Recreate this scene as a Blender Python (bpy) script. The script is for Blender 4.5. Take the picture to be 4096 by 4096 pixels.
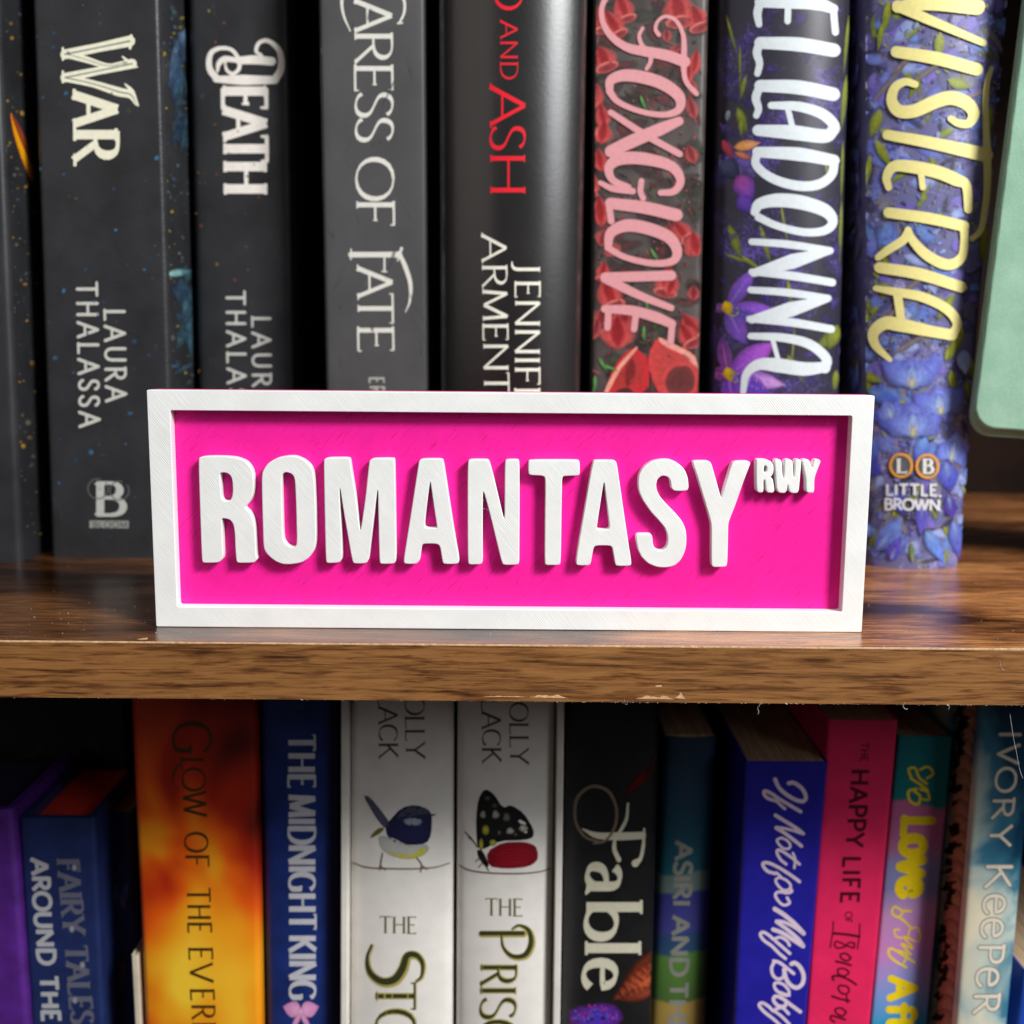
import bpy, bmesh, math, random
import numpy as np
from mathutils import Vector, Matrix

random.seed(7)
SC = bpy.context.scene
for o in list(bpy.data.objects):
    bpy.data.objects.remove(o)

# ------------------------------------------------------------------ camera
FPX = 4600.0                                   # focal length in photograph pixels (4096 wide)
DIST = FPX / (2855 / 0.175)
TH = math.atan(FPX / 29800.0)
ROLL = 0.0080
_f = np.array([0, math.cos(TH), -math.sin(TH)])
_r = np.array([1.0, 0, 0]); _u = np.cross(_r, _f)
_c, _s = math.cos(ROLL), math.sin(ROLL)
CR = _c * _r + _s * _u
CU = -_s * _r + _c * _u
_C0 = np.array([0, -math.cos(TH), math.sin(TH)]) * DIST + np.array([0, 0, 0.0294])
CAM = _C0 - (2039 - 2048) * DIST / FPX * CR + (2046 - 2048) * DIST / FPX * CU + np.array([0, 0, 0.0004])

cam_data = bpy.data.cameras.new('camera')
cam = bpy.data.objects.new('camera', cam_data)
SC.collection.objects.link(cam)
M = Matrix(((CR[0], CU[0], -_f[0], CAM[0]), (CR[1], CU[1], -_f[1], CAM[1]), (CR[2], CU[2], -_f[2], CAM[2]), (0, 0, 0, 1)))
cam.matrix_world = M
cam_data.sensor_width = 36
cam_data.lens = 36 * FPX / 4096
cam_data.clip_start = 0.01
cam_data.clip_end = 50
cam_data.dof.use_dof = True
cam_data.dof.focus_distance = DIST - 0.002
cam_data.dof.aperture_fstop = 12.5
cam_data.dof.aperture_blades = 0
SC.camera = cam

# ------------------------------------------------------------------ light
world = bpy.data.worlds.new("World"); SC.world = world
world.use_nodes = True
bg = world.node_tree.nodes['Background']
bg.inputs[0].default_value = (0.93, 0.95, 1.0, 1)
bg.inputs[1].default_value = 0.02


def area(name, loc, target, sx, sy, power, col):
    d = bpy.data.lights.new(name, 'AREA')
    d.shape = 'RECTANGLE'; d.size = sx; d.size_y = sy; d.energy = power; d.color = col
    o = bpy.data.objects.new(name, d); SC.collection.objects.link(o)
    o.location = loc
    q = (Vector(target) - Vector(loc)).to_track_quat('-Z', 'Y')
    o.rotation_euler = q.to_euler()
    return o


area('key_light', (0.80, -0.72, 0.82), (0, 0, 0), 0.30, 0.30, 24.5, (1.0, 0.985, 0.96))
area('window_light', (0.92, -0.92, 0.70), (0.05, 0.08, 0.08), 0.50, 0.80, 7.6, (0.93, 0.97, 1.0))
area('ceiling_light', (-0.25, -0.60, 1.8), (0, 0.05, 0), 1.3, 0.6, 9, (1.0, 0.98, 0.96))
area('room_fill', (-1.0, -1.3, 0.60), (0, 0.0, 0), 1.4, 1.0, 1.9, (1.0, 0.88, 0.82))

SC.view_settings.view_transform = 'Standard'
SC.view_settings.look = 'None'
SC.view_settings.exposure = 0
SC.view_settings.gamma = 1
SC.render.engine = 'CYCLES'
SC.cycles.transparent_max_bounces = 24
SC.cycles.max_bounces = 6


# ------------------------------------------------------------------ geometry from camera rays
def ray(px, py):
    return _f + (px - 2048) / FPX * CR - (py - 2048) / FPX * CU


def onY(px, py, Y):
    d = ray(px, py)
    return CAM + d * (Y - CAM[1]) / d[1]


def onZ(px, py, Z=0.0):
    d = ray(px, py)
    return CAM + d * (Z - CAM[2]) / d[2]


# ------------------------------------------------------------------ materials
def lin(c):
    if len(c) == 4:
        return tuple(lin(c[:3])[:3]) + (c[3],)
    return tuple(((x / 255) / 12.92 if x / 255 <= 0.04045 else ((x / 255 + 0.055) / 1.055) ** 2.4) for x in c) + (1.0,)


MATS = {}


def nmat(name):
    m = bpy.data.materials.new(name); m.use_nodes = True
    nt = m.node_tree; nt.nodes.clear()
    out = nt.nodes.new('ShaderNodeOutputMaterial')
    b = nt.nodes.new('ShaderNodeBsdfPrincipled')
    nt.links.new(b.outputs[0], out.inputs[0])
    return m, nt, b


def N(nt, t, **kw):
    n = nt.nodes.new(t)
    for k, v in kw.items():
        if k.startswith('_'):
            setattr(n, k[1:], v)
        else:
            n.inputs[k.replace('__', ' ')].default_value = v
    return n


def coords(nt, scale=(1, 1, 1), rot=(0, 0, 0)):
    tc = nt.nodes.new('ShaderNodeTexCoord')
    mp = nt.nodes.new('ShaderNodeMapping')
    mp.inputs['Scale'].default_value = scale
    mp.inputs['Rotation'].default_value = rot
    nt.links.new(tc.outputs['Object'], mp.inputs[0])
    return mp.outputs[0]


def ramp(nt, fac, stops, interp='LINEAR'):
    r = nt.nodes.new('ShaderNodeValToRGB')
    r.color_ramp.interpolation = interp
    e = r.color_ramp.elements
    while len(e) > 1:
        e.remove(e[-1])
    e[0].position = stops[0][0]; e[0].color = lin(stops[0][1])
    for p, c in stops[1:]:
        k = e.new(p); k.color = lin(c)
    nt.links.new(fac, r.inputs[0])
    return r.outputs[0]


def fmath(nt, op, a, b=None):
    n = nt.nodes.new('ShaderNodeMath'); n.operation = op
    for i, v in enumerate((a, b)):
        if v is None: continue
        if isinstance(v, (int, float)): n.inputs[i].default_value = v
        else: nt.links.new(v, n.inputs[i])
    return n.outputs[0]


def mixc(nt, fac, a, b, mode='MIX'):
    n = nt.nodes.new('ShaderNodeMix'); n.data_type = 'RGBA'; n.blend_type = mode
    for sock, v in ((n.inputs[0], fac), (n.inputs[6], a), (n.inputs[7], b)):
        if isinstance(v, (int, float)): sock.default_value = v
        elif isinstance(v, tuple): sock.default_value = v
        else: nt.links.new(v, sock)
    return n.outputs[2]


def bump(nt, b, h, strength=0.3, dist=0.001):
    n = nt.nodes.new('ShaderNodeBump')
    n.inputs['Strength'].default_value = strength; n.inputs['Distance'].default_value = dist
    nt.links.new(h, n.inputs['Height'])
    nt.links.new(n.outputs[0], b.inputs['Normal'])
    return n


def noise(nt, vec, scale, detail=4, rough=0.55, dist=0.0):
    n = N(nt, 'ShaderNodeTexNoise', Scale=scale, Detail=detail, Roughness=rough, Distortion=dist)
    nt.links.new(vec, n.inputs['Vector'])
    return n.outputs[0]


def plain(name, col, rough=0.45, var=0.12, nscale=120, bstr=0.12, bdist=0.0002, spec=0.5, scuff=None, coat=0.0):
    if name in MATS: return MATS[name]
    m, nt, b = nmat(name)
    v = coords(nt)
    n1 = noise(nt, v, nscale, 5)
    dark = tuple(max(0, c * (1 - var)) for c in col); lite = tuple(min(255, c * (1 + var)) for c in col)
    c = ramp(nt, n1, [(0.3, dark), (0.7, lite)])
    if scuff:
        n3 = noise(nt, coords(nt, (1, 1, .25)), 340, 6, .7)
        f = nt.nodes.new('ShaderNodeMapRange'); f.inputs[1].default_value = .66; f.inputs[2].default_value = .78
        f.inputs[4].default_value = .55
        nt.links.new(n3, f.inputs[0])
        c = mixc(nt, f.outputs[0], c, lin(scuff))
    nt.links.new(c, b.inputs['Base Color'])
    n2 = noise(nt, v, 900, 3)
    rr = fmath(nt, 'ADD', fmath(nt, 'MULTIPLY', n1, 0.14), rough - 0.07)
    nt.links.new(rr, b.inputs['Roughness'])
    b.inputs['Specular IOR Level'].default_value = spec
    b.inputs['Coat Weight'].default_value = coat
    b.inputs['Coat Roughness'].default_value = 0.25
    bump(nt, b, fmath(nt, 'ADD', n2, fmath(nt, 'MULTIPLY', n1, 1.5)), bstr, bdist)
    MATS[name] = m
    return m


def printed(name='printed_art', rough=0.4, spec=0.5, grain=200):
    """print on a cover: colour and opacity come from the mesh's own colour attribute"""
    if name in MATS: return MATS[name]
    m, nt, b = nmat(name)
    a = nt.nodes.new('ShaderNodeAttribute'); a.attribute_name = 'ink'
    n1 = noise(nt, coords(nt), 700, 6, .65)
    g = ramp(nt, n1, [(0.25, (grain,) * 3), (0.7, (255, 255, 255))])
    c = mixc(nt, 1.0, a.outputs['Color'], g, 'MULTIPLY')
    nt.links.new(c, b.inputs['Base Color'])
    b.inputs['Roughness'].default_value = rough
    b.inputs['Specular IOR Level'].default_value = spec
    nt.links.new(a.outputs['Alpha'], b.inputs['Alpha'])
    MATS[name] = m
    return m


# ------------------------------------------------------------------ object helpers
def tag(o, label=None, cat=None, group=None, kind=None):
    if label: o['label'] = label
    if cat: o['category'] = cat
    if group: o['group'] = group
    if kind: o['kind'] = kind
    return o


def empty(name, loc=(0, 0, 0)):
    o = bpy.data.objects.new(name, None); SC.collection.objects.link(o)
    o.location = loc; o.empty_display_size = .01
    bpy.context.view_layer.update()
    return o


def link_mesh(name, verts, faces, mats, parent=None, smooth=False, fmats=None, kind=None, ink=None):
    me = bpy.data.meshes.new(name)
    off = np.array(parent_origin(parent))
    me.from_pydata([tuple(np.array(v) - off) for v in verts], [], faces)
    for m in (mats if isinstance(mats, (list, tuple)) else [mats]):
        me.materials.append(m)
    if fmats:
        me.polygons.foreach_set('material_index', fmats)
    if smooth:
        me.polygons.foreach_set('use_smooth', [True] * len(me.polygons))
    if ink is not None:
        at = me.attributes.new('ink', 'FLOAT_COLOR', 'POINT')
        at.data.foreach_set('color', np.array(ink, dtype=np.float32).ravel())
    me.update()
    o = bpy.data.objects.new(name, me); SC.collection.objects.link(o)
    if parent: o.parent = parent
    if kind: o['kind'] = kind
    return o


def parent_origin(p):
    v = Vector((0, 0, 0))
    while p is not None:
        v += Vector(p.location); p = p.parent
    return v


def box(name, lo, hi, m, parent=None, bev=0.0, kind=None):
    bm = bmesh.new(); bmesh.ops.create_cube(bm, size=1)
    lo = Vector(lo); hi = Vector(hi); off = parent_origin(parent)
    for v in bm.verts:
        v.co = Vector(((lo[i] + hi[i]) / 2 + v.co[i] * (hi[i] - lo[i]) for i in range(3))) - off
    if bev:
        bmesh.ops.bevel(bm, geom=bm.edges[:], offset=bev, segments=2, affect='EDGES', profile=.5)
    me = bpy.data.meshes.new(name); bm.to_mesh(me); bm.free()
    me.materials.append(m)
    o = bpy.data.objects.new(name, me); SC.collection.objects.link(o)
    if parent: o.parent = parent
    if kind: o['kind'] = kind
    return o


def chaikin(pts, n=1, q=.22):
    for _ in range(n):
        out = []
        for i in range(len(pts)):
            a = np.array(pts[i], float); b = np.array(pts[(i + 1) % len(pts)], float)
            out += [a * (1 - q) + b * q, a * q + b * (1 - q)]
        pts = out
    return pts


def slab(name, loops, yf, yb, m, parent, bev=0.0002, seg=3):
    """extrude 2D loops (x,z lists, holes included) between y=yf (front) and y=yb"""
    cu = bpy.data.curves.new(name, 'CURVE'); cu.dimensions = '2D'; cu.fill_mode = 'BOTH'
    for lp in loops:
        s = cu.splines.new('POLY'); s.points.add(len(lp) - 1)
        for p, c in zip(s.points, lp): p.co = (c[0], c[1], 0, 1)
        s.use_cyclic_u = True
    cu.extrude = (yb - yf) / 2 - bev
    cu.bevel_depth = bev; cu.bevel_resolution = seg; cu.offset = -bev
    t = bpy.data.objects.new('t', cu); SC.collection.objects.link(t)
    dg = bpy.context.evaluated_depsgraph_get()
    me = bpy.data.meshes.new_from_object(t.evaluated_get(dg))
    bpy.data.objects.remove(t); bpy.data.curves.remove(cu)
    off = parent_origin(parent)
    me.transform(Matrix.Translation(Vector((0, (yf + yb) / 2, 0)) - off) @ Matrix.Rotation(math.pi / 2, 4, 'X'))
    me.name = name
    me.materials.clear(); me.materials.append(m)
    o = bpy.data.objects.new(name, me); SC.collection.objects.link(o)
    if parent: o.parent = parent
    me.polygons.foreach_set('use_smooth', [True] * len(me.polygons))
    me.set_sharp_from_angle(angle=math.radians(32))
    return o


def tube(name, pts, r, m, parent=None, n=5, taper=True):
    V = []; F = []
    P = [np.array(p, float) for p in pts]
    for i, p in enumerate(P):
        t = P[min(i + 1, len(P) - 1)] - P[max(i - 1, 0)]
        t = t / (np.linalg.norm(t) + 1e-12)
        a = np.cross(t, [0, 1, 0.3]); a /= np.linalg.norm(a) + 1e-12; b = np.cross(t, a)
        rr = r * (0.5 if taper and i in (0, len(P) - 1) else 1)
        for k in range(n):
            an = 2 * math.pi * k / n
            V.append(p + rr * (math.cos(an) * a + math.sin(an) * b))
    for i in range(len(P) - 1):
        for k in range(n):
            F.append((i * n + k, i * n + (k + 1) % n, (i + 1) * n + (k + 1) % n, (i + 1) * n + k))
    F.append(tuple(range(n))[::-1]); F.append(tuple((len(P) - 1) * n + k for k in range(n)))
    return link_mesh(name, V, F, m, parent, smooth=True)


# ------------------------------------------------------------------ books
class Book:
    """upright book. left/right spine edges are straight lines in the plane y=Y"""

    def __init__(s, name, L, R, Y, z0, z1, label, mcover, depth=0.13, bulge=0.0, corner=0.0012, hard=False,
                 mpages=None, z1_px=None, side=None, thick=None, group='books standing on the shelves'):
        s.Y = Y; s.bulge = bulge; s.depth = depth
        # L, R: two (x,y) photo points on each spine edge, taken onto the spine's own plane
        a, b = onY(*L[0], Y), onY(*L[1], Y); s.l = (a, b)
        c, d = onY(*R[0], Y), onY(*R[1], Y); s.r = (c, d)
        s.z0, s.z1 = z0, z1
        cx = (s.xl(z0) + s.xr(z0)) / 2
        s.root = empty(name, (cx, Y + 0.001, z0))
        tag(s.root, label, 'book', group)
        th = thick or (0.0024 if hard else 0.0005)
        zs = [z0, z0 + .25 * (z1 - z0), z0 + .5 * (z1 - z0), z0 + .75 * (z1 - z0), z1]
        prof = s.profile(corner)
        V = []; F = []; FM = []
        n = len(prof)
        for z in zs:
            for (u, dy, inset) in prof: V.append(s.pt(u, dy, z, 0))
        for z in zs:
            for (u, dy, inset) in prof: V.append(s.pt(u, dy, z, th))
        nz = len(zs); o2 = n * nz
        for j in range(nz - 1):
            for i in range(n - 1):
                a = j * n + i
                F.append((a, a + 1, a + n + 1, a + n))
                F.append((o2 + a, o2 + a + n, o2 + a + n + 1, o2 + a + 1))
        for i in range(n - 1):      # rims
            F.append((i, o2 + i, o2 + i + 1, i + 1))
            k = (nz - 1) * n + i
            F.append((k, k + 1, o2 + k + 1, o2 + k))
        for j in range(nz - 1):
            a = j * n; F.append((a, a + n, o2 + a + n, o2 + a))
            a = j * n + n - 1; F.append((a, o2 + a, o2 + a + n, a + n))
        s.cover = link_mesh('cover', V, F, mcover, s.root, smooth=True)
        s.cover.data.set_sharp_from_angle(angle=math.radians(40))
        # page block
        pi = 0.003 if hard else 0.0003
        mp = mpages or MATS['paper']
        xa, xb = s.xl, s.xr
        g = th + 0.00015
        zz = (z0 + pi + .0001, z1 - pi)
        yf = Y + g + (0.004 if hard else .001); yb = Y + depth - (0.003 if hard else 0.0002)
        V = []
        for z in zz:
            V += [(xa(z) + g, yf, z), (xb(z) - g, yf, z), (xb(z) - g, yb, z), (xa(z) + g, yb, z)]
        F = [(0, 3, 2, 1), (4, 5, 6, 7), (0, 1, 5, 4), (1, 2, 6, 5), (2, 3, 7, 6), (3, 0, 4, 7)]
        s.pages = link_mesh('pages', V, F, mp, s.root)
        s.lay = 0

    def lerp(s, e, z):
        a, b = e
        t = (z - a[2]) / (b[2] - a[2])
        return a[0] + (b[0] - a[0]) * t

    def xl(s, z): return s.lerp(s.l, z)

    def xr(s, z): return s.lerp(s.r, z)

    def bul(s, u):
        u = min(max(u, 0), 1)
        return s.bulge * (1 - abs(2 * u - 1) ** 2.3)

    def profile(s, rc):
        w = s.xr(s.z1) - s.xl(s.z1)
        P = [(0, s.depth, 0), (0, s.depth * .5, 0), (0, s.depth * .12, 0), (0, rc * 1.6, 0)]
        for k in range(0, 6):
            a = math.pi / 2 * k / 5
            P.append((rc * (1 - math.cos(a)) / w, rc * (1 - math.sin(a)) - (s.bul(rc * (1 - math.cos(a)) / w)), 0))
        for k in range(1, 16):
            u = rc / w + (1 - 2 * rc / w) * k / 16
            P.append((u, -s.bul(u), 0))
        for k in range(5, -1, -1):
            a = math.pi / 2 * k / 5
            u = 1 - rc * (1 - math.cos(a)) / w
            P.append((u, rc * (1 - math.sin(a)) - s.bul(u), 0))
        P += [(1, rc * 1.6, 0), (1, s.depth * .12, 0), (1, s.depth * .5, 0), (1, s.depth, 0)]
        return P

    def pt(s, u, dy, z, inset):
        xl, xr = s.xl(z), s.xr(z)
        x = xl + (xr - xl) * u
        if inset:
            x = min(max(x, xl + inset), xr - inset)
            dy = max(dy, -s.bul(u) + inset)
        return (x, s.Y + dy, z)

    # photograph point -> point on the spine (or on a side board), lifted by off
    def S(s, px, py, off):
        y = s.Y
        for _ in range(3):
            p = onY(px, py, y)
            xl, xr = s.xl(p[2]), s.xr(p[2])
            u = (p[0] - xl) / (xr - xl)
            y = s.Y - s.bul(u)
        e = 0.0007 / (xr - xl)
        uc = min(max(u, e), 1 - e)
        return np.array((xl + (xr - xl) * uc, s.Y - s.bul(uc) - off, min(max(p[2], s.z0 + .0003), s.z1 - .0003)))

    def side(s, px, py, off, which='R'):
        e = s.r if which == 'R' else s.l
        a, b = np.array(e[0]), np.array(e[1])
        n = np.cross(b - a, np.array([0, 1.0, 0])); n /= np.linalg.norm(n)
        d = ray(px, py)
        t = ((a - CAM) @ n) / (d @ n)
        p = CAM + d * t
        p[1] = min(max(p[1], s.Y + .0022), s.Y + s.depth)
        p[2] = min(max(p[2], s.z0 + .0003), s.z1 - .0003)
        p[0] = s.lerp(e, p[2])
        sg = 1 if which == 'R' else -1
        return p + np.array([sg * off, 0, 0])


class Ink:
    """collects flat print in photo coordinates and lays it on a cover as one mesh"""
    EPS = 0.0000005

    def __init__(s, book, surf=None):
        s.b = book; s.V = []; s.F = []; s.C = []
        s.surf = surf or book.S

    def nxt(s):
        s.b.lay += 1
        return 0.000025 + s.b.lay * s.EPS

    def grid(s, P, C):
        """P: rows of (px,py); C: rows of rgba"""
        off = s.nxt()
        k = len(s.V); w = len(P[0])
        for jj, (row, cr) in enumerate(zip(P, C)):
            off += 0.00000003
            for (x, y), c in zip(row, cr):
                s.V.append(s.surf(x, y, off)); s.C.append(c)
        for j in range(len(P) - 1):
            for i in range(w - 1):
                a = k + j * w + i
                s.F.append((a, a + 1, a + w + 1, a + w))

    def petal(s, x, y, ang, ln, wd, c0, c1, ce=None, pw=.8, bend=0.0, soft=.0, alpha=1, nt=9):
        """leaf/petal from base (x,y); ang degrees, 0=right, 90=down in the photo"""
        a = math.radians(ang)
        c0, c1 = np.array(lin(c0)), np.array(lin(c1))
        ce = c1 if ce is None else np.array(lin(ce))
        P, C = [], []
        tx, ty = math.cos(a), math.sin(a)
        for i in range(nt):
            t = i / (nt - 1)
            h = wd / 2 * max(math.sin(math.pi * min(1, max(0, t * .97 + .02)) ** pw), .02)
            an = a + bend * (t - .5)
            tx, ty = math.cos(an), math.sin(an)
            bx = x + ln * t * math.cos(a + bend * (t - 1) * .5); by = y + ln * t * math.sin(a + bend * (t - 1) * .5)
            row, cr = [], []
            for q in (-1, -.75, -.4, 0, .4, .75, 1):
                row.append((bx - ty * h * q, by + tx * h * q))
                c = c0 * (1 - t) + c1 * t
                e = abs(q) ** 2
                c = c * (1 - .6 * e) + ce * .6 * e
                al = alpha * (1 - soft * {0: 0, .4: .08, .75: .5, 1: 1}[abs(q)])
                al *= 1 - soft * .9 * (1 - min(1, math.sin(math.pi * t) * 1.7 + .02))
                cr.append((c[0], c[1], c[2], al))
            P.append(row); C.append(cr)
        s.grid(P, C)

    def blob(s, x, y, rx, ry, c0, c1, ang=0, soft=0.0, alpha=1, wob=0.0, n=14, hole=0.0):
        a = math.radians(ang); ca, sa = math.cos(a), math.sin(a)
        c0, c1 = lin(c0), lin(c1)
        rad = [hole + (1 - hole) * q for q in (0.0, .55, .85, 1)]
        ph = random.random() * 6
        P, C = [], []
        for q in rad:
            row, cr = [], []
            for k in range(n + 1):
                an = 2 * math.pi * k / n
                rr = q * (1 + wob * math.sin(3 * an + ph) + wob * .6 * math.sin(5 * an + 2 * ph))
                ex, ey = rx * rr * math.cos(an), ry * rr * math.sin(an)
                row.append((x + ca * ex - sa * ey, y + sa * ex + ca * ey))
                t = (q - hole) / (1 - hole) if hole < 1 else 0
                al = alpha * (1 - soft if q == 1 else (1 - soft * .45 if q == rad[2] else 1))
                cr.append(tuple(c0[i] * (1 - t) + c1[i] * t for i in range(3)) + (al,))
            P.append(row); C.append(cr)
        s.grid(P, C)

    def poly(s, pts, c, c2=None, sm=1, alpha=1):
        """filled shape, fanned from its centroid"""
        pts = chaikin(pts, sm)
        cx = sum(p[0] for p in pts) / len(pts); cy = sum(p[1] for p in pts) / len(pts)
        c = lin(c)[:3] + (alpha,); c2 = lin(c2)[:3] + (alpha,) if c2 else c
        P = []; C = []
        for q, cc in ((.001, c2), (.5, c2), (.97, c), (1, c)):
            P.append([(cx + (p[0] - cx) * q, cy + (p[1] - cy) * q) for p in pts + [pts[0]]])
            C.append([cc] * (len(pts) + 1))
        s.grid(P, C)

    def ribbon(s, pts, wd, c, rnd=True, across=None):
        """pts px centre line, wd list or number of full widths"""
        pts = [np.array(p, float) for p in pts]
        if not hasattr(wd, '__len__'): wd = [wd] * len(pts)
        T = []
        for i in range(len(pts)):
            t = pts[min(i + 1, len(pts) - 1)] - pts[max(i - 1, 0)]
            T.append(t / (np.linalg.norm(t) + 1e-9))
        rows = []
        if rnd:
            r = wd[0] / 2
            for a in (88, 66, 42, 20):
                rows.append((pts[0] - T[0] * r * math.sin(math.radians(a)), T[0], wd[0] * math.cos(math.radians(a))))
        rows += [(p, t, w) for p, t, w in zip(pts, T, wd)]
        if rnd:
            r = wd[-1] / 2
            for a in (20, 42, 66, 88):
                rows.append((pts[-1] + T[-1] * r * math.sin(math.radians(a)), T[-1], wd[-1] * math.cos(math.radians(a))))
        if across is None: across = (-.5, -.17, .17, .5) if s.b.bulge else (-.5, .5)
        P, C = [], []
        c = c if len(c) == 4 and max(c) <= 1.0 else lin(c)
        for p, t, w in rows:
            nn = np.array([-t[1], t[0]])
            P.append([tuple(p + nn * w * q) for q in across]); C.append([c] * len(across))
        s.grid(P, C)

    def build(s, name, m=None, label=None, parent=None, kind=None):
        if not s.F: return None
        m = m or (printed('printed_lettering', .42, .4, 238) if name != 'cover_art' else printed())
        o = link_mesh(name, s.V, s.F, m, parent or s.b.root, smooth=True, ink=s.C, kind=kind)
        if label: o['label'] = label
        return o


# ------------------------------------------------------------------ lettering: pen skeletons
def L(*p, f=''): return ('l', p, f)
def B(*p, f=''): return ('b', p, f)


K = .55
G = {
 'A': (.74, [L(0, 0, .37, 1, f='a'), L(.37, 1, .74, 0, f='z'), L(.14, .35, .6, .35)]),
 'B': (.58, [L(.08, 0, .08, 1, f='az'), B(0, 1, .3, 1, .3, 1, .3, 1, .56, 1, .56, .54, .28, .54, .28, .54, .1, .54, .1, .54), B(.28, .54, .66, .54, .66, 0, .3, 0, .3, 0, 0, 0, 0, 0)]),
 'C': (.7, [B(.68, .8, .56, 1.04, 0, 1.1, 0, .5, 0, -.1, .56, -.04, .68, .2)]),
 'D': (.72, [L(.08, 0, .08, 1, f='az'), B(0, 1, .28, 1, .28, 1, .28, 1, .86, 1, .86, 0, .28, 0, .28, 0, 0, 0, 0, 0)]),
 'E': (.52, [L(.08, 0, .08, 1, f='az'), L(0, 1, .5, 1, f='v'), L(.08, .52, .4, .52, f='w'), L(0, 0, .52, 0, f='u')]),
 'F': (.5, [L(.08, 0, .08, 1, f='az'), L(0, 1, .5, 1, f='v'), L(.08, .5, .4, .5, f='w')]),
 'G': (.74, [B(.68, .8, .56, 1.04, 0, 1.1, 0, .5, 0, -.1, .56, -.04, .66, .14), L(.66, .1, .66, .46, f='z'), L(.5, .46, .74, .46)]),
 'H': (.74, [L(.08, 0, .08, 1, f='az'), L(.66, 0, .66, 1, f='az'), L(.08, .52, .66, .52)]),
 'I': (.16, [L(.08, 0, .08, 1, f='az')]),
 'J': (.3, [B(.2, 1, .2, .6, .2, .4, .2, .1, .2, -.1, .08, -.16, -.04, -.14, f='a')]),
 'K': (.66, [L(.08, 0, .08, 1, f='az'), L(.1, .46, .6, 1, f='z'), L(.24, .6, .66, 0, f='z')]),
 'L': (.5, [L(.08, 0, .08, 1, f='az'), L(0, 0, .5, 0, f='u')]),
 'M': (.9, [L(.06, 0, .12, 1, f='a'), L(.12, 1, .45, .05), L(.45, .05, .78, 1), L(.78, 1, .84, 0, f='z')]),
 'N': (.78, [L(.08, 0, .08, 1, f='a'), L(.08, 1, .7, 0), L(.7, 0, .7, 1, f='z')]),
 'O': (.82, [B(.41, 1, -.13, 1, -.13, 0, .41, 0, .95, 0, .95, 1, .41, 1)]),
 'P': (.56, [L(.08, 0, .08, 1, f='az'), B(0, 1, .3, 1, .3, 1, .3, 1, .64, 1, .64, .46, .28, .46, .28, .46, .1, .46, .1, .46)]),
 'R': (.64, [L(.08, 0, .08, 1, f='az'), B(0, 1, .3, 1, .3, 1, .3, 1, .62, 1, .62, .5, .26, .5, .26, .5, .1, .5, .1, .5), L(.28, .5, .64, 0, f='z')]),
 'S': (.5, [B(.46, .84, .4, 1.04, .04, 1.08, .04, .76, .04, .5, .48, .52, .48, .24, .48, -.08, .08, -.04, .02, .18)]),
 'T': (.66, [L(.33, 0, .33, 1, f='a'), L(0, 1, .66, 1, f='xv')]),
 'U': (.72, [B(.08, 1, .08, .8, .08, .5, .08, .34, .08, -.12, .66, -.12, .66, .34, .66, .5, .66, .8, .66, 1, f='az')]),
 'V': (.72, [L(0, 1, .36, 0, f='a'), L(.36, 0, .72, 1, f='z')]),
 'W': (1.02, [L(0, 1, .26, 0, f='a'), L(.26, 0, .51, 1), L(.51, 1, .76, 0, f='a'), L(.76, 0, 1.02, 1, f='z')]),
 'X': (.68, [L(0, 1, .68, 0, f='az'), L(0, 0, .68, 1, f='az')]),
 'Y': (.68, [L(.34, .46, .34, 0, f='z'), L(.34, .46, 0, 1, f='z'), L(.34, .46, .68, 1, f='z')]),
 ',': (.16, [L(.1, .05, .04, -.14)]), '.': (.16, [L(.08, .02, .08, .06)]), ' ': (.34, []),
 'a': (.5, [B(.04, .5, .12, .64, .4, .66, .4, .42, .4, .3, .4, .2, .4, .14, .4, 0, .48, 0, .52, .04), B(.4, .36, .1, .36, .02, .26, .02, .14, .02, -.04, .3, -.06, .4, .14)]),
 'b': (.5, [L(.08, 0, .08, 1.05, f='z'), B(.08, .4, .2, .66, .52, .62, .52, .3, .52, -.04, .2, -.08, .08, .14)]),
 'l': (.2, [L(.1, 0, .1, 1.05, f='az')]),
 'e': (.5, [B(.04, .34, .2, .34, .34, .34, .46, .36, .46, .66, .02, .7, .02, .3, .02, -.08, .36, -.06, .48, .12)]),
 'o': (.52, [B(.26, .62, -.08, .62, -.08, 0, .26, 0, .6, 0, .6, .62, .26, .62)]),
 'v': (.48, [L(0, .6, .24, 0), L(.24, 0, .48, .6)]),
 'f': (.36, [B(.4, 1, .3, 1.1, .14, 1.06, .14, .85, .14, .6, .14, .3, .14, 0), L(0, .6, .34, .6)]),
 't': (.34, [B(.14, .9, .14, .6, .14, .3, .14, .14, .14, -.02, .28, -.02, .34, .06), L(0, .6, .34, .6)]),
 'h': (.5, [L(.08, 0, .08, 1.05), B(.08, .4, .2, .66, .44, .66, .44, .4, .44, .3, .44, .1, .44, 0)]),
 'p': (.52, [L(.08, -.4, .08, .62), B(.08, .4, .2, .68, .52, .66, .52, .3, .52, -.04, .2, -.08, .08, .14)]),
 'r': (.36, [L(.08, 0, .08, .62), B(.08, .4, .14, .58, .28, .66, .38, .58)]),
 'y': (.48, [L(0, .6, .24, .05), B(.48, .6, .36, .3, .24, -.1, .14, -.3, .08, -.4, 0, -.4, -.04, -.36)]),
}
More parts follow.
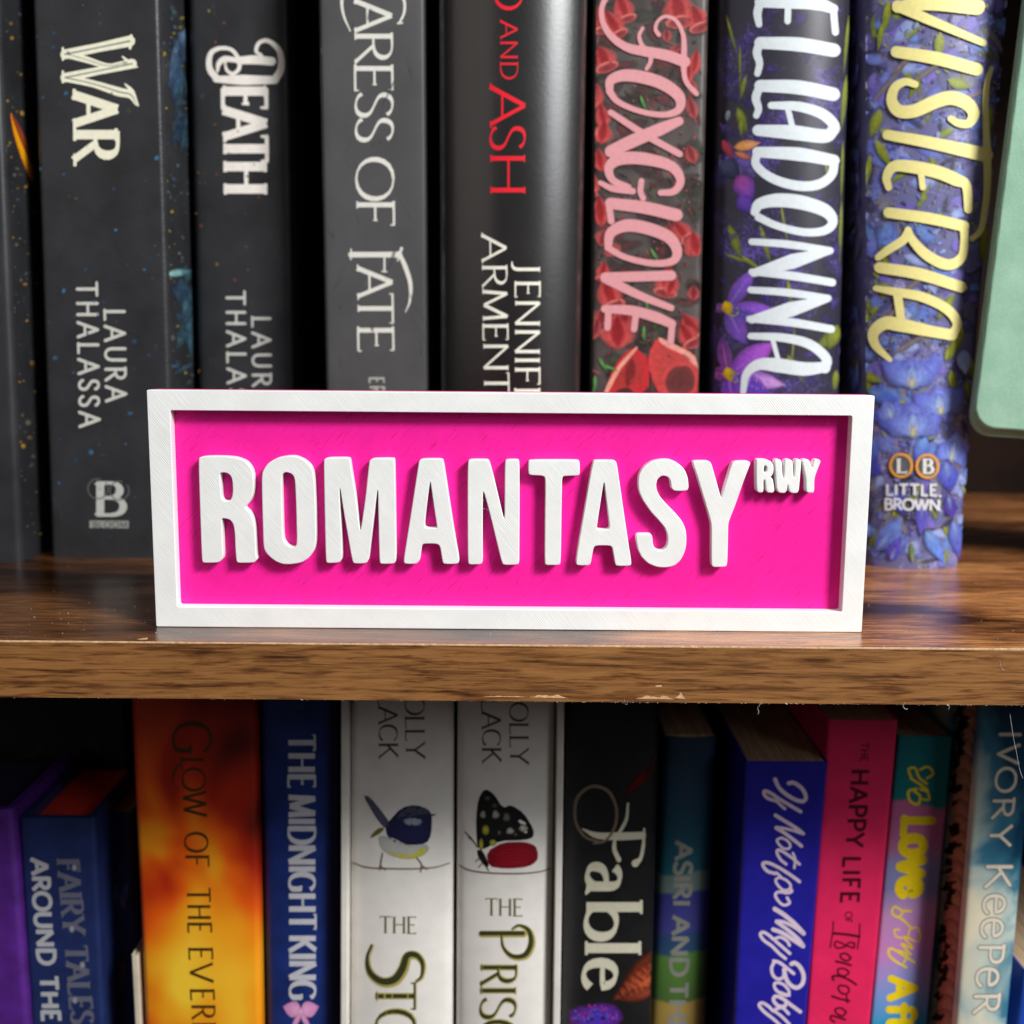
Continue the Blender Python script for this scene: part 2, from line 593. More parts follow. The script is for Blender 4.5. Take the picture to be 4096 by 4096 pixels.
STY = {
 'king': dict(thick=.205, thin=.075, pen=5, ser=.20, st=.045, rnd=False),
 'serif': dict(thick=.135, thin=.045, pen=14, ser=.20, st=.04, rnd=False),
 'serifb': dict(thick=.19, thin=.07, pen=10, ser=.26, st=.06, rnd=False),
 'deco': dict(thick=.21, thin=.08, pen=8, ser=.28, st=.07, rnd=False),
 'cond': dict(thick=.25, thin=.10, pen=5, ser=.34, st=.06, rnd=False),
 'sans': dict(thick=.16, thin=.14, pen=0, ser=0, st=0, rnd=False),
 'sansb': dict(thick=.26, thin=.22, pen=0, ser=0, st=0, rnd=False),
 'thin': dict(thick=.10, thin=.05, pen=12, ser=.12, st=.03, rnd=False),
 'brush': dict(thick=.165, thin=.075, pen=12, ser=0, st=0, rnd=True),
 'round': dict(thick=.16, thin=.13, pen=0, ser=0, st=0, rnd=True),
 'fat': dict(thick=.30, thin=.26, pen=0, ser=0, st=0, rnd=True),
}


def bez(p, n=9):
    P = [np.array((p[i], p[i + 1]), float) for i in range(0, len(p), 2)]
    out = [P[0]]
    for k in range(0, len(P) - 1, 3):
        a, b, c, d = P[k:k + 4]
        if np.allclose(b, c) and np.allclose(c, d):
            out += [a + (d - a) * t for t in (.25, .5, .75, 1)]
            continue
        for i in range(1, n + 1):
            t = i / n
            out.append(a * (1 - t) ** 3 + 3 * b * t * (1 - t) ** 2 + 3 * c * t * t * (1 - t) + d * t ** 3)
    return out


def letter(ink, ch, a, b, base, cap, shear, sty, col, vert=True, wmul=1.0):
    """one letter between a and b along the text; base(v)=photo coordinate of the baseline at v"""
    st = STY[sty] if isinstance(sty, str) else sty
    w, strokes = G[ch]
    capl = abs(cap)

    def px(g):
        al = a + g[0] / w * (b - a)
        if vert: return np.array((base(al) + g[1] * cap, al + g[1] * shear))
        return np.array((al + g[1] * shear, base(al) - g[1] * cap))
    sx = (b - a) / (w * capl)
    for kind, p, fl in strokes:
        g = bez(p) if kind == 'b' else [np.array(p[:2]) * (1 - t) + np.array(p[2:]) * t for t in (0, .2, .4, .6, .8, 1)]
        wd = []
        for i in range(len(g)):
            t = g[min(i + 1, len(g) - 1)] - g[max(i - 1, 0)]
            an = math.degrees(math.atan2(t[1], t[0] * max(sx, .2)))
            k = abs(math.sin(math.radians(an + st['pen'])))
            wd.append(capl * wmul * (st['thin'] + (st['thick'] - st['thin']) * k ** 1.3))
        Q = [px(q) for q in g]
        ink.ribbon(Q, wd, col, rnd=st['rnd'])
        if st['ser']:
            hl = st['ser'] * capl / 2 * min(1.0, max(.55, sx)) * wmul
            tw = st['st'] * capl
            dvec = np.array((0, 1.0)) if vert else np.array((1.0, 0))
            uvec = np.array((1.0, 0)) * np.sign(cap) if vert else np.array((0, -1.0))
            for c, idx in (('a', 0), ('z', -1)):
                if c in fl:
                    q = Q[idx]; inn = uvec if g[idx][1] < .3 else -uvec
                    q = q + inn * tw * .5
                    ink.ribbon([q - dvec * hl, q - dvec * hl * .3, q + dvec * hl * .3, q + dvec * hl], tw, col, rnd=False)
            arm = .5 * st['ser'] * capl
            for c in 'vuwx':
                if c in fl:
                    q = Q[0] if c == 'x' else Q[-1]
                    if c in 'vx': e = [q + uvec * tw * .5, q - uvec * arm]
                    elif c == 'u': e = [q - uvec * tw * .5, q + uvec * arm]
                    else: e = [q + uvec * arm * .6, q - uvec * arm * .6]
                    m_ = (e[0] + e[1]) / 2
                    ink.ribbon([e[0], m_, e[1]], [tw * 1.2, tw, tw * .7], col, rnd=False)


def text(ink, s, a, b, x0, y0, x1, y1, cap, col, sty='serif', shear=0, vert=True, track=.14, wmul=1.0):
    """whole string from a to b; baseline passes through (x0,y0) and (x1,y1)"""
    if vert: base = lambda v: x0 + (x1 - x0) * (v - y0) / (y1 - y0)
    else: base = lambda v: y0 + (y1 - y0) * (v - x0) / (x1 - x0)
    ws = [G[c][0] for c in s]
    tot = sum(ws) + track * (len(s) - 1)
    k = (b - a) / tot; p = a
    for c, w in zip(s, ws):
        letter(ink, c, p, p + w * k, base, cap, shear, sty, col, vert, wmul)
        p += (w + track) * k


def letters(ink, items, x0, y0, x1, y1, cap, col, sty, shear=0, wmul=1.0, cap1=None):
    for it in items:
        ch, a, b = it[:3]
        c = cap if cap1 is None else cap + (cap1 - cap) * ((a + b) / 2 - y0) / (y1 - y0)
        letter(ink, ch, a, b, lambda v: x0 + (x1 - x0) * (v - y0) / (y1 - y0), c, shear, sty, col, True, wmul)


def catmull(pts, n=6):
    P = [np.array(p, float) for p in pts]
    P = [2 * P[0] - P[1]] + P + [2 * P[-1] - P[-2]]
    out = []
    for i in range(1, len(P) - 2):
        for k in range(n):
            t = k / n
            a, b, c, d = P[i - 1:i + 3]
            out.append(.5 * ((2 * b) + (-a + c) * t + (2 * a - 5 * b + 4 * c - d) * t * t + (-a + 3 * b - 3 * c + d) * t ** 3))
    out.append(P[-2])
    return out


def brush(ink, pts, wd, col, sc=1.0, ox=0, oy=0, n=6):
    """smooth stroke; pts in a crop's coordinates, wd one width or (start, mid, end)"""
    P = catmull([((x / sc) + ox, (y / sc) + oy) for x, y in pts], n)
    if hasattr(wd, '__len__'):
        k = np.linspace(0, 1, len(P)); w = np.interp(k, np.linspace(0, 1, len(wd)), wd) / sc
    else: w = [wd / sc] * len(P)
    ink.ribbon(P, list(w), col, rnd=True)


# ================================================================== materials used in several places
def page_mat(name, a, b_):
    m, nt, b = nmat(name)
    v = coords(nt, (1, .02, .02))
    n1 = noise(nt, v, 2600, 3)
    c = ramp(nt, n1, [(.35, a), (.65, b_)])
    nt.links.new(c, b.inputs['Base Color']); b.inputs['Roughness'].default_value = .85
    bump(nt, b, n1, .5, .0003)
    MATS[name] = m
    return m


page_mat('paper', (150, 120, 92), (196, 170, 140))
page_mat('red_page_edge', (190, 26, 8), (225, 50, 14))


def wood_top():
    m, nt, b = nmat('wood_laminate_top')
    v = coords(nt, (1, 1, 1))
    va = coords(nt, (1, 7.5, 1)); vb = coords(nt, (1, 20, 1))
    big = noise(nt, coords(nt, (1, 2.6, 1)), 15, 3, .5, .6)
    mid = noise(nt, va, 34, 6, .62, 1.1)
    fine = noise(nt, vb, 95, 6, .72, .3)
    f = fmath(nt, 'ADD', fmath(nt, 'MULTIPLY', mid, .42), fmath(nt, 'MULTIPLY', fine, .58))
    c = ramp(nt, f, [(.34, (50, 31, 20)), (.44, (104, 67, 42)), (.52, (150, 101, 62)), (.64, (186, 134, 84)), (.8, (212, 164, 108))])
    dk = ramp(nt, big, [(.33, (92, 80, 76)), (.42, (200, 185, 172)), (.58, (255, 250, 240))])
    c = mixc(nt, 1.0, c, dk, 'MULTIPLY')
    # the board's colour runs darker towards its left end, lighter to the right
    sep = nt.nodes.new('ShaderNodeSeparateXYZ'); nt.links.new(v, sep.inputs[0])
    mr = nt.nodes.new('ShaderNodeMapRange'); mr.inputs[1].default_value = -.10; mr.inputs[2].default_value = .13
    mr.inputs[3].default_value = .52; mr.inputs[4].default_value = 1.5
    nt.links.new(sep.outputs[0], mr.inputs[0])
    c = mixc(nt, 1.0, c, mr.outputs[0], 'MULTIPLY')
    nt.links.new(c, b.inputs['Base Color'])
    rr = fmath(nt, 'ADD', fmath(nt, 'MULTIPLY', fine, .18), .08)
    nt.links.new(rr, b.inputs['Roughness'])
    b.inputs['Specular IOR Level'].default_value = .75
    bump(nt, b, fine, .28, .00025)
    return m


def wood_edge():
    m, nt, b = nmat('wood_edge_banding')
    va = coords(nt, (1, 1, 14)); vb = coords(nt, (1, 1, 40)); vc = coords(nt, (1, 1, 11))
    mid = noise(nt, va, 34, 6, .6, .35)
    fine = noise(nt, vb, 85, 8, .75, .1)
    st = noise(nt, vc, 62, 4, .6, .35)
    f = fmath(nt, 'ADD', fmath(nt, 'MULTIPLY', mid, .5), fmath(nt, 'MULTIPLY', fine, .5))
    c = ramp(nt, f, [(.32, (66, 40, 22)), (.43, (98, 62, 32)), (.50, (136, 92, 50)), (.57, (146, 100, 56)), (.72, (168, 120, 70))])
    k = ramp(nt, st, [(.50, (255, 255, 255)), (.59, (205, 192, 184)), (.68, (140, 128, 124)), (.76, (112, 104, 104))])
    c = mixc(nt, 1.0, c, k, 'MULTIPLY')
    nt.links.new(c, b.inputs['Base Color'])
    b.inputs['Roughness'].default_value = .42
    bump(nt, b, fine, .25, .0002)
    return m


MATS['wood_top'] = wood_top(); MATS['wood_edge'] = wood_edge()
plain('dark_wood', (26, 14, 9), .75, .35, 60, spec=.12)
plain('raw_chipboard', (196, 160, 120), .8, .14, 900)
plain('lint', (225, 220, 212), .7, .05)

# ================================================================== bookshelf
FE = -0.01395                      # front edge of the board
shelf = empty('bookshelf', (0, 0.1, -0.30))
tag(shelf, 'brown wood grain bookshelf that carries both rows of books and the pink sign', 'bookshelf')
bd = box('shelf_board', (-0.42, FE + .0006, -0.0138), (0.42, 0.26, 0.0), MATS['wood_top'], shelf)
# front edge banding: a strip whose faces butt against the board
SK = 0.0000
eb = box('edge_banding', (-0.42, FE, -0.0140), (0.42, FE + .00055, -0.00035), MATS['wood_edge'], bd, bev=0.00012)
box('lower_shelf_board', (-0.42, FE, -0.285), (0.42, 0.26, -0.270), MATS['wood_edge'], shelf)
box('back_panel', (-0.42, 0.2605, -0.285), (0.42, 0.2655, 0.30), MATS['dark_wood'], shelf)
box('side_panel', (0.4205, FE, -0.285), (0.4355, 0.2655, 0.30), MATS['dark_wood'], shelf)
box('side_panel', (-0.4355, FE, -0.285), (-0.4205, 0.2655, 0.30), MATS['dark_wood'], shelf)
box('upper_shelf_board', (-0.42, FE + .06, 0.285), (0.42, 0.26, 0.30), MATS['dark_wood'], shelf)


def edge_line():
    """worn pale line where the laminate meets the banding, uneven in width"""
    V, F = [], []
    x = -0.2; ph = 0
    rnd = random.Random(3)
    w = .0003; lowf = .5
    while x < .2:
        t = (x + .2) / .4
        lowf += rnd.uniform(-.12, .12); lowf = min(max(lowf, .15), 1)
        amp = .16 + 1.0 * max(0, (t - .42)) if t < .8 else .75
        w = (.00022 + .00055 * amp * lowf * rnd.uniform(.35, 1.3))
        dz = .00003 + .00009 * rnd.random()
        V += [(x, FE - .00004, -.00030 - .0001 * rnd.random()), (x, FE - .00001, dz * .4), (x, FE + w, .00002 + dz * .25)]
        x += rnd.uniform(.00025, .0006)
    n = len(V) // 3
    for i in range(n - 1):
        a = i * 3
        F += [(a, a + 3, a + 4, a + 1), (a + 1, a + 4, a + 5, a + 2)]
    return link_mesh('worn_edge', V, F, MATS['raw_chipboard'], bd)


edge_line()


def torn_patch(pts):
    P = [onY(x, y, FE - .00003) for x, y in pts]
    Q = [p + np.array([0, .0001, 0]) for p in P]
    n = len(P)
    F = [tuple(range(n))] + [(i, n + i, n + (i + 1) % n, (i + 1) % n) for i in range(n)]
    link_mesh('torn_patch', P + Q, F, MATS['raw_chipboard'], bd)


def jag(x0, x1, yb0, yb1, h, peak=.5, step=7, seed=1):
    r = random.Random(seed); pts = []
    n = int((x1 - x0) / step)
    for i in range(n + 1):
        t = i / n; x = x0 + (x1 - x0) * t
        hh = h * min(1, 4 * t, 4 * (1 - t)) * r.uniform(.35, 1)
        pts.append((x, yb0 + (yb1 - yb0) * t - hh))
    return pts + [(x1, yb1), (x0, yb0)]


torn_patch(jag(2118, 2278, 2789, 2793, 13, seed=2))
torn_patch(jag(1930, 2110, 2787, 2789, 5, seed=5))
torn_patch(jag(2540, 2700, 2794, 2797, 14, seed=4))
torn_patch([(2698, 2793), (2715, 2782), (2722, 2770), (2726, 2772), (2732, 2784), (2740, 2795)])
torn_patch([(2622, 2742), (2646, 2740), (2647, 2747), (2623, 2747)])
torn_patch([(548, 2556), (575, 2552), (592, 2551), (588, 2558), (560, 2560)])


def burrs():
    V, F = [], []
    r = random.Random(11)
    for _ in range(620):
        x = r.uniform(-.135, .135)
        den = .35 + .65 * (x > -.02)
        if r.random() > den: continue
        z = -.0140 + r.uniform(-.00008, .00010) - (.00012 if r.random() < .1 else 0)
        y = FE + r.uniform(-.0001, .0004)
        s = r.uniform(.00004, .00018) * (1 + 1.2 * (r.random() < .08)); a = r.uniform(-.7, .7); h = s * r.uniform(.2, .6)
        k = len(V)
        ca, sa = math.cos(a), math.sin(a)
        for dx, dz in ((-s, 0), (s, 0), (s * .6, h), (-s * .5, h)):
            V.append((x + dx * ca - dz * sa, y, z + dx * sa + dz * ca))
        V.append((x, y + .00008, z - h))
        F += [(k, k + 1, k + 2, k + 3), (k, k + 4, k + 1), (k + 1, k + 4, k + 2), (k + 2, k + 4, k + 3), (k + 3, k + 4, k)]
    link_mesh('burrs', V, F, MATS['lint'], bd, kind='stuff')


burrs()


def dust():
    V, F = [], []
    r = random.Random(19)
    for _ in range(420):
        x = r.uniform(-.17, .2); y = FE + .0006 + abs(r.gauss(0, .05)); s = r.uniform(.00003, .00011); a = r.uniform(0, 3.14)
        if y > .2: continue
        k = len(V)
        for q in range(4):
            V.append((x + s * math.cos(a + q * 1.57) * (2.2 if r.random() < .1 else 1), y + s * math.sin(a + q * 1.57), .00002))
        V.append((x, y, .00002 + s))
        F += [(k, k + 1, k + 4), (k + 1, k + 2, k + 4), (k + 2, k + 3, k + 4), (k + 3, k, k + 4)]
    link_mesh('dust', V, F, MATS['lint'], bd, kind='stuff')


dust()


def hair(pts, r=.00003, y=FE - .0001, name='lint_thread'):
    tube(name, catmull([onY(px, py, y) for px, py in pts], 4), r, MATS['lint'], shelf)


hair([(3046, 2806), (3038, 2822), (3030, 2834), (3036, 2848), (3030, 2858)])
hair([(2498, 2795), (2500, 2812), (2508, 2818), (2512, 2800)], .00002)
hair([(4040, 2856), (4052, 2940), (4066, 3010), (4078, 3075), (4092, 3115)], .00003)
hair([(4000, 2640), (4003, 2665), (4010, 2678), (4018, 2680)], .000018)
hair([(3620, 2810), (3612, 2825), (3622, 2836), (3632, 2835)], .00004)
hair([(3795, 2815), (3797, 2828), (3794, 2840)], .00003)

# ================================================================== sign
def printed_plastic(name, col, ang, rough, bs, sss=0.0, gl=.5, gaps=False):
    m, nt, b = nmat(name)
    v = coords(nt, rot=(0, ang, 0))
    wv = nt.nodes.new('ShaderNodeTexWave'); wv.wave_type = 'BANDS'; wv.bands_direction = 'X'
    wv.inputs['Scale'].default_value = 683.0
    wv.inputs['Distortion'].default_value = 1.2; wv.inputs['Detail'].default_value = 2; wv.inputs['Detail Scale'].default_value = .8
    nt.links.new(v, wv.inputs[0])
    m2 = nt.nodes.new('ShaderNodeMapping'); m2.inputs['Scale'].default_value = (5.0, 1, .5)
    nt.links.new(v, m2.inputs[0]); vv = m2.outputs[0]
    ms = noise(nt, vv, 260, 3)
    msk = nt.nodes.new('ShaderNodeMapRange'); msk.inputs[1].default_value = .42; msk.inputs[2].default_value = .62
    nt.links.new(ms, msk.inputs[0])
    h = fmath(nt, 'MULTIPLY', wv.outputs[1], fmath(nt, 'ADD', msk.outputs[0], .25))
    bump(nt, b, h, bs, .00012)
    n1 = noise(nt, coords(nt), 130, 4)
    d = tuple(c * .965 for c in col)
    c = ramp(nt, n1, [(.3, d), (.7, col)])
    ds = noise(nt, vv, 420, 2, .5)                       # short gaps between extruded lines
    if gaps:
        g = ramp(nt, ds, [(.62, (255, 255, 255)), (.74, (228, 180, 200))])
        c = mixc(nt, 1.0, c, g, 'MULTIPLY')
    nt.links.new(c, b.inputs['Base Color'])
    b.inputs['Roughness'].default_value = rough
    b.inputs['Specular IOR Level'].default_value = gl
    if sss:
        b.inputs['Subsurface Weight'].default_value = sss
        b.inputs['Subsurface Radius'].default_value = (.0010, .0009, .0008)
        b.inputs['Subsurface Scale'].default_value = 1
    return m


m_white = printed_plastic('white_printed_plastic', (238, 239, 238), math.radians(40), .36, .28)
m_pink = printed_plastic('magenta_printed_plastic', (250, 30, 158), math.radians(-42), .46, .5, gl=.3, gaps=True)

sign = empty('sign_plaque', (0, .003, 0))
tag(sign, 'magenta and white raised-letter ROMANTASY RWY sign standing on the shelf edge', 'sign')
HW, HH = .0879, .0588
BW = .0052


def rrect(x0, z0, x1, z1, r, n=4):
    out = []
    for cx, cz, a0 in ((x1 - r, z0 + r, -90), (x1 - r, z1 - r, 0), (x0 + r, z1 - r, 90), (x0 + r, z0 + r, 180)):
        for k in range(n + 1):
            a = math.radians(a0 + 90 * k / n); out.append((cx + r * math.cos(a), cz + r * math.sin(a)))
    return out


slab('frame', [rrect(-HW, .00005, HW, HH, .0004), rrect(-HW + BW + .0003, .0052, HW - BW, HH - .0049, .0005)], 0, .0034, m_white, sign, .00018)
slab('back_plate', [rrect(-HW + .0001, .0001, HW - .0001, HH - .00005, .0004)], .00342, .0072, m_pink, sign, .00015)


def sg(origin, loops):
    out = []
    for lp in loops:
        pts = [(origin[0] + x / 3.019, origin[1] + y / 3.019) for x, y in lp]
        pts = chaikin(pts, 2, .2)
        w = [onY(x, y, .0006) for x, y in pts]
        out.append([(p[0], p[2]) for p in w])
    return out


O1, O2, O3, O4, O5 = (760, 1790), (1280, 1790), (1840, 1790), (2280, 1790), (2740, 1790)
SIGN = [
 ('R', O1, [[(105,150),(112,118),(200,105),(420,105),(560,120),(680,170),(745,260),(765,340),(768,480),(755,580),(720,660),(655,722),(720,780),(760,860),(780,960),(790,1150),(800,1320),(812,1345),(795,1368),(770,1393),(580,1395),(558,1375),(545,1200),(540,1050),(525,930),(480,870),(380,852),(385,930),(390,1100),(400,1330),(375,1365),(340,1392),(165,1395),(145,1378),(135,1200),(125,900),(115,600),(105,300)],
   [(360,305),(430,303),(480,330),(505,375),(515,450),(515,560),(500,620),(475,645),(420,648),(390,630),(375,590),(370,480),(362,380)]]),
 ('O', O1, [[(1175,102),(1270,102),(1370,145),(1450,210),(1490,300),(1502,420),(1515,700),(1520,1100),(1505,1230),(1440,1330),(1350,1390),(1220,1412),(1120,1410),(1020,1370),(930,1290),(888,1220),(880,1000),(868,600),(866,350),(880,280),(940,190),(1050,125)],
   [(1160,298),(1220,315),(1255,355),(1268,420),(1280,700),(1290,1100),(1285,1180),(1265,1203),(1225,1205),(1170,1180),(1130,1130),(1120,1050),(1112,800),(1105,500),(1108,350),(1125,312)]]),
 ('M', O2, [[(45,160),(60,133),(120,123),(345,123),(362,150),(380,270),(430,580),(480,995),(492,995),(550,600),(590,200),(600,155),(640,132),(885,130),(900,150),(905,400),(912,900),(918,1370),(890,1405),(740,1408),(718,1390),(710,1100),(702,700),(699,520),(688,520),(650,850),(600,1250),(588,1350),(560,1400),(420,1405),(390,1380),(340,1090),(280,750),(243,500),(234,505),(240,700),(258,1000),(268,1340),(235,1392),(90,1398),(70,1375),(60,1000),(50,500)]]),
 ('A', O2, [[(1195,160),(1235,138),(1468,138),(1490,165),(1530,420),(1580,760),(1640,1130),(1685,1370),(1660,1408),(1500,1410),(1478,1380),(1455,1230),(1440,1180),(1400,1163),(1250,1163),(1230,1185),(1215,1280),(1205,1360),(1165,1408),(1030,1408),(1008,1380),(1030,1230),(1085,880),(1140,520),(1185,230)],
   [(1334,425),(1345,500),(1380,750),(1415,965),(1400,975),(1275,972),(1262,940),(1275,800),(1324,425)]]),
 ('N', O3, [[(92,170),(120,145),(330,145),(355,170),(400,330),(470,620),(526,855),(538,855),(540,500),(542,170),(565,147),(700,147),(718,170),(720,600),(716,1200),(716,1395),(690,1418),(530,1420),(505,1395),(440,1130),(380,880),(320,650),(287,538),(275,540),(273,800),(272,1200),(275,1385),(250,1412),(115,1415),(95,1390),(92,900)]]),
 ('T', O3, [[(825,175),(845,152),(1425,152),(1445,172),(1447,322),(1425,342),(1270,345),(1240,355),(1232,400),(1225,800),(1217,1400),(1190,1422),(1040,1422),(1022,1400),(1025,900),(1030,500),(1028,365),(1000,342),(850,335),(825,315)]]),
 ('A', O4, [[(278,175),(298,155),(535,155),(565,185),(600,430),(650,780),(700,1120),(745,1400),(725,1432),(570,1432),(545,1410),(525,1290),(510,1205),(480,1185),(310,1185),(285,1210),(265,1310),(250,1400),(230,1425),(90,1425),(70,1400),(100,1180),(170,780),(230,420)],
   [(415,430),(425,520),(450,720),(478,950),(470,980),(445,990),(330,988),(322,970),(340,850),(375,620),(405,430)]]),
 ('S', O4, [[(1120,142),(1200,145),(1300,185),(1385,265),(1425,370),(1435,490),(1410,525),(1265,527),(1225,495),(1218,430),(1200,370),(1150,342),(1100,345),(1055,385),(1040,450),(1048,520),(1090,600),(1170,690),(1280,800),(1360,900),(1400,1000),(1408,1120),(1395,1240),(1340,1360),(1260,1430),(1150,1452),(1050,1445),(940,1400),(860,1320),(820,1230),(797,1100),(800,1060),(825,1045),(970,1045),(993,1070),(1000,1160),(1020,1220),(1070,1245),(1120,1243),(1170,1200),(1185,1120),(1175,1040),(1140,960),(1060,870),(960,760),(870,620),(830,520),(822,420),(835,320),(890,230),(990,165)]]),
 ('Y', O5, [[(92,185),(108,162),(285,162),(318,190),(360,340),(433,600),(443,600),(500,410),(560,210),(585,178),(640,165),(770,165),(792,190),(770,250),(700,430),(600,720),(530,890),(522,950),(518,1200),(510,1420),(485,1443),(345,1447),(320,1425),(318,1300),(320,950),(310,890),(270,750),(200,520),(140,320)]]),
 ('R', O5, [[(855,160),(875,140),(980,142),(1040,170),(1070,220),(1070,290),(1050,340),(1030,355),(1060,380),(1070,440),(1080,520),(1060,550),(1000,548),(975,520),(970,440),(962,395),(947,395),(948,530),(925,548),(885,545),(860,515),(856,350)],
   [(955,225),(970,222),(985,240),(985,280),(970,300),(952,295)]]),
 ('W', O5, [[(1075,160),(1100,140),(1150,145),(1170,180),(1175,300),(1185,380),(1195,300),(1195,170),(1215,142),(1270,142),(1300,170),(1305,280),(1312,370),(1322,280),(1322,170),(1340,142),(1385,142),(1402,165),(1398,260),(1385,400),(1375,520),(1350,555),(1280,553),(1250,520),(1240,440),(1230,520),(1205,552),(1140,552),(1105,520),(1095,400),(1085,260)]]),
 ('Y', O5, [[(1408,160),(1432,142),(1490,145),(1510,175),(1530,250),(1545,180),(1570,142),(1620,145),(1640,165),(1610,240),(1575,330),(1560,400),(1560,530),(1535,552),(1480,550),(1456,520),(1458,390),(1434,280)]]),
]
for i, (ch, og, loops) in enumerate(SIGN):
    small = i >= 9
    o = slab('letter', sg(og, loops), .0004 if small else .0006, .00342, m_white, sign, .00030 if small else .00022, 3)
    o['label'] = ('small raised white letter ' if small else 'large raised white letter ') + ch
for pts in ([(1931, 1999), (1934, 2002), (1938, 1998)], [(1931, 2034), (1936, 2035), (1939, 2034)], [(1945, 2036), (1950, 2039), (1953, 2045)]):
    tube('plastic_wisp', catmull([onY(x, y, .0012) for x, y in pts], 3), .00004, m_white, sign)

# ================================================================== upper row of books
H1 = 0.215


def cover_mat(name, col, rough, var=.1, **k): return plain(name, col, rough, var, **k)


WHITE = (238, 236, 222)
m_black = cover_mat('matte_black_card', (42, 43, 46), .40, .16, nscale=60, spec=.45, bstr=.2, bdist=.0004, scuff=(74, 76, 80))
m_black2 = cover_mat('matte_black_card_scuffed', (42, 43, 46), .38, .14, nscale=60, spec=.5, scuff=(110, 112, 118))
m_grey = cover_mat('charcoal_grey_card', (72, 72, 74), .46, .06, nscale=50, scuff=(120, 120, 122))


def stars(ink, fn_x, y0, y1, n, cols, seed, r=(2.5, 8.5)):
    rr = random.Random(seed)
    for _ in range(n):
        y = rr.uniform(y0, y1); xa, xb = fn_x(y); x = rr.uniform(xa, xb)
        s = rr.uniform(*r) * (1 if rr.random() < .8 else 1.5); c = rr.choice(cols)
        ink.blob(x, y, s * rr.uniform(.6, 1), s, c, c, ang=rr.uniform(0, 180), soft=.7, alpha=rr.uniform(.3, .95), n=8)


U1 = Book('paperback_book', [(-560, 100), (-500, 2240)], [(-8, 0), (84, 2240)], .0790, 0, H1,
          'black paperback flecked with gold at the far left, an orange flame on its cover', m_black2, corner=.0022)
ik = Ink(U1, lambda x, y, o: U1.side(x, y, o, 'R'))
stars(ik, lambda y: (max(8, 5 + y * .04), 118 + y * .03), 20, 2180, 130, [(150, 120, 60), (200, 150, 60), (110, 105, 95), (90, 95, 110)], 3)
sc = 1.61
ik.poly([(62 / sc, 715 / sc), (90 / sc, 760 / sc), (150 / sc, 880 / sc), (205 / sc, 1010 / sc), (212 / sc, 1190 / sc), (180 / sc, 1130 / sc), (120 / sc, 980 / sc), (80 / sc, 840 / sc)], (240, 130, 20), (255, 180, 10))
ik.poly([(66 / sc, 720 / sc), (110 / sc, 780 / sc), (160 / sc, 880 / sc), (205 / sc, 1010 / sc), (206 / sc, 1080 / sc), (160 / sc, 980 / sc), (100 / sc, 830 / sc)], (140, 62, 40), (160, 70, 40))
ik.build('cover_art')

U2 = Book('paperback_book', [(128, 0), (205, 2225)], [(636, 0), (700, 2225)], .0875, 0, H1,
          'black paperback whose spine reads WAR in white, publisher logo at its foot', m_black, corner=.0016)
ik = Ink(U2)
OFF = (240, 238, 214)
for col, wm, dx in ((OFF, 1.0, 0), ((120, 125, 120), .16, 0)):
    W_ = lambda pts, w: brush(ik, pts, tuple(q * wm for q in w) if isinstance(w, tuple) else w * wm, col, 1.61)
    W_([(835, 265), (640, 305), (420, 350)], (70, 58, 62))
    W_([(420, 345), (560, 385), (700, 425), (820, 400)], (50, 36, 20) if wm == 1 else 30)
    W_([(850, 410), (640, 455), (420, 500)], (62, 50, 60))
    W_([(420, 500), (600, 540), (760, 590), (840, 610), (880, 670)], (50, 44, 58, 50, 20))
    if wm == 1.0:
        W_([(845, 230), (838, 310)], 18); W_([(405, 310), (405, 385)], 14); W_([(405, 460), (405, 530)], 14)
        W_([(790, 365), (850, 420), (885, 432)], (10, 34, 8)); W_([(805, 540), (850, 590), (890, 680)], (8, 30, 10))
letters(ik, [('A', 378, 496), ('R', 524, 640)], 291, 376, 294, 643, 178, OFF, 'deco')
ik.build('title')
ik = Ink(U2)
text(ik, 'THALASSA', 1131, 1706, 309, 1130, 320, 1706, 78, (205, 205, 198), 'round', track=.34)
text(ik, 'LAURA', 1240, 1604, 419, 1239, 426, 1606, 78, (205, 205, 198), 'round', track=.34)
ik.build('author')
ik = Ink(U2)
letter(ik, 'B', 386, 496, lambda v: 2060, 128, 0, 'cond', (190, 192, 188), vert=False)
for cx, cy, r in ((392, 1955, 40), (478, 1962, 38)):
    brush(ik, [(cx + r * math.cos(a), cy + r * math.sin(a)) for a in np.linspace(-.6, 5.0, 10)], 5, (95, 98, 96))
ik.ribbon([(358, 2097), (515, 2098)], 30, (150, 152, 148), rnd=False)
text(ik, 'BLOOM', 372, 508, 0, 2110, 500, 2110, 22, (60, 62, 62), 'sans', vert=False, track=.2)
ik.build('publisher_logo')
ik = Ink(U2)
stars(ik, lambda y: (135 + y * .035, 620 + y * .03), 20, 2180, 80, [(60, 100, 140), (50, 80, 110), (90, 85, 70), (70, 120, 160)], 5)
ik.build('cover_flecks')
ik = Ink(U2, lambda x, y, o: U2.side(x, y, o, 'R'))
stars(ik, lambda y: (645 + y * .03, 740 + y * .02), 20, 1540, 130, [(90, 110, 130), (190, 170, 60), (120, 120, 110), (60, 80, 100)], 9)
